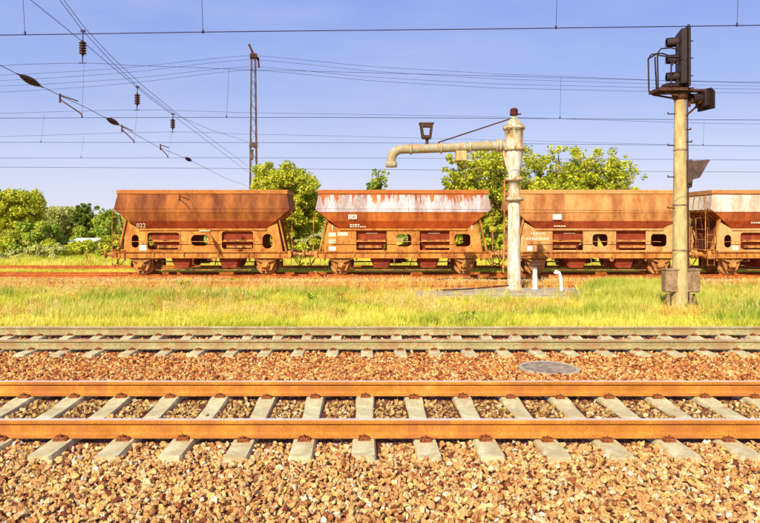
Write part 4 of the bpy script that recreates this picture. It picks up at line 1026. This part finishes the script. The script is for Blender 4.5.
tree('tree', 'thin airy tree standing first to the right of the water crane', 'tree', 556, 48, 144, 58, 'leaf_a', 10000, .18, 21, trunk_h=.25, group=TG)
tree('tree', 'rounded yellow tree above the middle of the dusty tan wagon', 'tree', 584, 50, 147, 70, 'leaf_a', 13000, .18, 23, trunk_h=.22, group=TG)
tree('tree', 'lower yellow tree at the right end of the tree group above the tan wagon', 'tree', 616, 49, 155, 60, 'leaf_a', 10000, .18, 29, trunk_h=.2, group=TG)
tree('tree', 'small treetop with a leaning leafy tip rising over the peeling wagon', 'tree', 377, 45, 168, 26, 'leaf_b', 3000, .16, 36, trunk_h=.45, group=TG)
tree('tree', 'tall pale rounded tree at the left edge of the photograph', 'tree', 12, 62, 188, 62, 'leaf_a', 14000, .22, 41, trunk_h=.12, group=TG)
tree('tree', 'dark forked tree standing above the bushes left of the first wagon', 'tree', 85, 66, 203, 26, 'leaf_c', 6000, .2, 43, trunk_h=.3, group=TG)
tree('tree', 'small tree beside the dark forked tree nearer the wagon end', 'tree', 106, 64, 208, 22, 'leaf_b', 4000, .2, 45, group=TG)
tree('tree', 'low greyish green tree in the middle of the left bushes', 'tree', 55, 70, 206, 50, 'leaf_d', 9000, .22, 47, trunk_h=.12, group=TG)
bl_ = [(6, 52, 214, 56, 'leaf_a', 9000, 'bright bush in front of the tall tree at the left edge'),
       (38, 50, 219, 54, 'leaf_b', 9000, 'mid green bush second from the left edge'),
       (68, 49, 226, 56, 'leaf_a', 8000, 'broad yellow green bush left of the white roof'),
       (30, 45, 241, 80, 'leaf_d', 7000, 'low pale bush bank in front of the left shrubs'),
       (100, 60, 216, 50, 'leaf_b', 7000, 'dense green bush behind the white roof'),
       (114, 46, 232, 34, 'leaf_a', 6000, 'bush just left of the first wagon platform'),
       (140, 56, 226, 50, 'leaf_a', 6000, 'bush behind the left axle of the first wagon'),
       (205, 52, 238, 60, 'leaf_a', 6000, 'bush visible through the openings of the first wagon'),
       (262, 50, 222, 46, 'leaf_b', 6000, 'shaded bush behind the right end of the first wagon'),
       (300, 45, 222, 44, 'leaf_a', 9000, 'lush yellow bush in the gap between first and second wagon'),
       (325, 47, 232, 40, 'leaf_b', 6000, 'bush behind the left end of the peeling wagon'),
       (400, 50, 236, 70, 'leaf_a', 7000, 'low bush seen through the openings of the peeling wagon'),
       (462, 46, 226, 50, 'leaf_a', 8000, 'bush behind the right end of the peeling wagon'),
       (498, 44, 208, 44, 'leaf_a', 10000, 'lush bush filling the gap left of the water crane'),
       (545, 50, 226, 50, 'leaf_b', 6000, 'bush hidden behind the left end of the tan wagon'),
       (620, 50, 238, 70, 'leaf_a', 6000, 'low bush under the openings of the tan wagon'),
       (690, 45, 216, 34, 'leaf_d', 6000, 'yellow bush seen between tan wagon and pale topped wagon'),
       (760, 50, 232, 80, 'leaf_b', 6000, 'bush behind the pale topped wagon on the right')]
for i, (x, d, yt, wp, mk, cnt, lb) in enumerate(bl_): bush(lb, x, d, yt, wp, mk, cnt, .17 if d < 55 else .2, 100+i)

# far wood on the horizon: one mass nobody could count
fc, fr = [], []
for i in range(420):
    x = random.uniform(-140, 150); d = random.uniform(105, 135); h = random.uniform(0, 3.6)
    fc.append((x, d, h)); fr.append(random.uniform(1.2, 2.4))
wd = link('far_wood', leaves_mesh('far_wood', fc, fr, 90000, .55, M['leaf_b'], 77)); tag(wd, 'distant low belt of trees along the horizon', 'wood', kind='stuff')

# white roofed shed and the little point stand on the left
sh = thing('shed', 'low shed with a long white roof half hidden in the left bushes', 'shed', ((85-X0)*52/F, 52, -.55))
MB().box(-.9, .9, -.8, .8, 0, 1.25).build('wall', noisy('shed_wall', (.5, .4, .2), (.65, .55, .3), 3), sh)
MB().add([(-1.05, -.95, 1.22), (1.05, -.95, 1.22), (1.05, .95, 1.52), (-1.05, .95, 1.52), (-1.05, -.95, 1.28), (1.05, -.95, 1.28), (1.05, .95, 1.58), (-1.05, .95, 1.58)], [(3,2,1,0),(4,5,6,7),(0,1,5,4),(1,2,6,5),(2,3,7,6),(3,0,4,7)]).build('roof', M['white_paint'], sh)
pt = thing('point_lever', 'small rusty point lever stand beside the far track on the left', 'lever', ((88-X0)*40.5/F, 40.5, -.45))
MB().box(-.16, .16, -.12, .12, 0, .3, bev=.03).build('stand', M['under_iron'], pt)
q = MB(); q.bar((0, 0, .2), (-.12, 0, .75), .05, .05); q.lathe([(.10, -.03), (.10, .03)], (-.13, 0, .78), axis='y', n=10); q.bar((.08, 0, .2), (.16, 0, .62), .05, .04); q.build('lever_arm', M['under_iron'], pt)

# ------------------------------------------------------------------ grass and weeds
def tuft(name, m, seed, nb, h, spread, wdt, bend=.35, seedhead=False):
    r = random.Random(seed); mb = MB()
    for i in range(nb):
        q = r.uniform(0, 2*PI); a = r.uniform(0, spread); bx, by = a*math.cos(q), a*math.sin(q)
        hh = h*r.uniform(.55, 1.1); q2 = r.uniform(0, 2*PI); bd = hh*bend*r.uniform(.2, 1.2)
        dx, dy = math.cos(q2), math.sin(q2); w_ = wdt*r.uniform(.7, 1.3); px, py = -dy*w_, dx*w_
        p1 = (bx+dx*bd*.3, by+dy*bd*.3, hh*.55); p2 = (bx+dx*bd, by+dy*bd, hh)
        mb.add([(bx-px, by-py, -.03), (bx+px, by+py, -.03), (p1[0]+px*.8, p1[1]+py*.8, p1[2]), (p1[0]-px*.8, p1[1]-py*.8, p1[2]), p2], [(0, 1, 2, 3), (3, 2, 4)])
        if seedhead and i % 2 == 0:
            x, y, z = p2; mb.add([(x-.012, y, z-.05), (x+.012, y, z-.05), (x, y+.012, z), (x, y, z+.05)], [(0, 1, 3), (1, 2, 3), (2, 0, 3)])
    me = bpy.data.meshes.new(name); me.from_pydata(mb.v, [], mb.f); me.materials.append(m); return me
GV = variants('grass_tufts', [tuft('grass_tuft', M['grass'], i, 24, .24, .14, .006) for i in range(5)])
GG = variants('green_tufts', [tuft('grass_tuft', M['grass_green'], 20+i, 26, .46, .14, .007) for i in range(5)])
GS = variants('stalks', [tuft('dry_stalk', M['straw'], 40+i, 7, .48, .10, .0045, .18, True) for i in range(5)])
def grass(name, coll, nv, n, d0, d1, xr, label, smin=.6, smax=1.3, keep=None):
    P, Rr, Sc = [], [], []
    for k in range(n):
        d = rng.uniform(d0, d1); x = rng.uniform(xr[0], xr[1])*d
        if keep and not keep(x, d): continue
        if 1.7 < x < 8.1 and 21.2 < d < 25.0 and rng.random() < .9: continue
        if 2.2 < x < 7.9 and 19.8 < d <= 21.2 and rng.random() < .5: continue
        s_ = rng.uniform(smin, smax); P.append((x, d, gz(x, d)-.02)); Rr.append((rng.uniform(-.12, .12), rng.uniform(-.12, .12), rng.uniform(0, 6.28))); Sc.append((s_*1.1, s_*1.1, s_))
    return scatter(name, P, Rr, Sc, coll, nv, label, 'grass')
def nz(x, d, sc, off=0): return noise.noise(Vector((x*sc, d*sc*1.6, off)))
grass('grass', GV, 5, 27000, 14.7, 23.6, (-.72, .76), 'short lime yellow grass strip between the tracks', .5, 1.35, lambda x, d: nz(x, d, .8, 6) > -.32 or rng.random() < .25)
grass('grass', GV, 5, 5000, 14.0, 15.2, (-.75, .8), 'sparse grass fringe growing into the ballast shoulder', .35, .7)
def tall(x, d):
    px = X0+x*F/d
    if abs(px-680) < 22 and d < 19.2: return False
    if d > 22.8 and px < 570: return rng.random() < .06
    if px > 585: return rng.random() < (.85 if 17 < d < 24.5 else .3)
    if 80 < px < 240 and 20 < d < 24.5: return rng.random() < .55
    return nz(x, d, .35, 5) > .22
grass('tall_grass', GG, 5, 15000, 15.4, 24.2, (-.70, .76), 'taller green grass around the signal mast and in patches', .55, 1.15, tall)
grass('tall_grass', GG, 5, 2600, 20.0, 24.3, (.34, .49), 'tallest green grass clump between the water crane and the signal mast', .9, 1.55, lambda x, d: nz(x, d, .6, 3) > -.25 and abs(x/d-.415)+rng.uniform(-.03, .03) < .055)
grass('dry_grass', GS, 5, 11000, 16.5, 27.0, (-.70, .76), 'dry yellow stalks with seed heads in the grass strip', .5, 1.05, lambda x, d: d > 22 or nz(x, d, .3, 8) > .05)
grass('yard_grass', GV, 5, 4500, 23.2, 30.4, (-.72, .76), 'weeds growing over the empty rusty track', .35, .8, lambda x, d: nz(x, d, .5, 2) > 0)
grass('yard_grass', GV, 5, 7000, 33.6, 36.4, (-.72, .76), 'weeds growing between wagon track and far track', .5, 1.0)
grass('meadow_grass', GV, 5, 26000, 38.6, 75, (-.72, .76), 'rough meadow grass behind the far track', 1.0, 2.2)
grass('ballast_weeds', GV, 5, 240, 4.6, 14.3, (-.62, .64), 'tiny weed seedlings here and there in the ballast', .15, .32, lambda x, d: nz(x, d, .9, 4) > .12 and not near_sleeper(x, d))
# leafy weeds one can pick out
def weed(label, x, y, d, h, seed):
    r = random.Random(seed); X = (x-X0)*d/F; cs_, rs_ = [], []
    for i in range(12): cs_.append((r.uniform(-.5, .5)*h, r.uniform(-.4, .4)*h, r.uniform(.15, .95)*h)); rs_.append(h*r.uniform(.15, .28))
    t = thing('weed', label, 'plant', (X, d, gz(X, d)), 0, 'leafy weeds in the grass strip')
    tb = MB()
    for c_ in cs_: tb.tube([(0, 0, -.02), c_], [.008, .004], 4)
    tb.build('stems', M['leaf_c'], t); link('foliage', leaves_mesh('foliage', cs_, rs_, 260, .07, M['leaf_b'], seed), t)
weed('dark leafy weed by the grey rail below the water crane', 471, 318, 15.9, .38, 1)
weed('low dark weed at the grey rail below the two white posts', 592, 322, 15.6, .22, 2)
weed('green weed clump in the grass below the gap between first two wagons', 311, 298, 20.5, .38, 3)
weed('yellow green weed sprouting on the rusty track below the first wagon', 183, 280, 25.0, .45, 4)
weed('small weed at the edge of the grey rail near the middle', 424, 322, 15.7, .2, 5)
S.render.resolution_x = 1024; S.render.resolution_y = 705
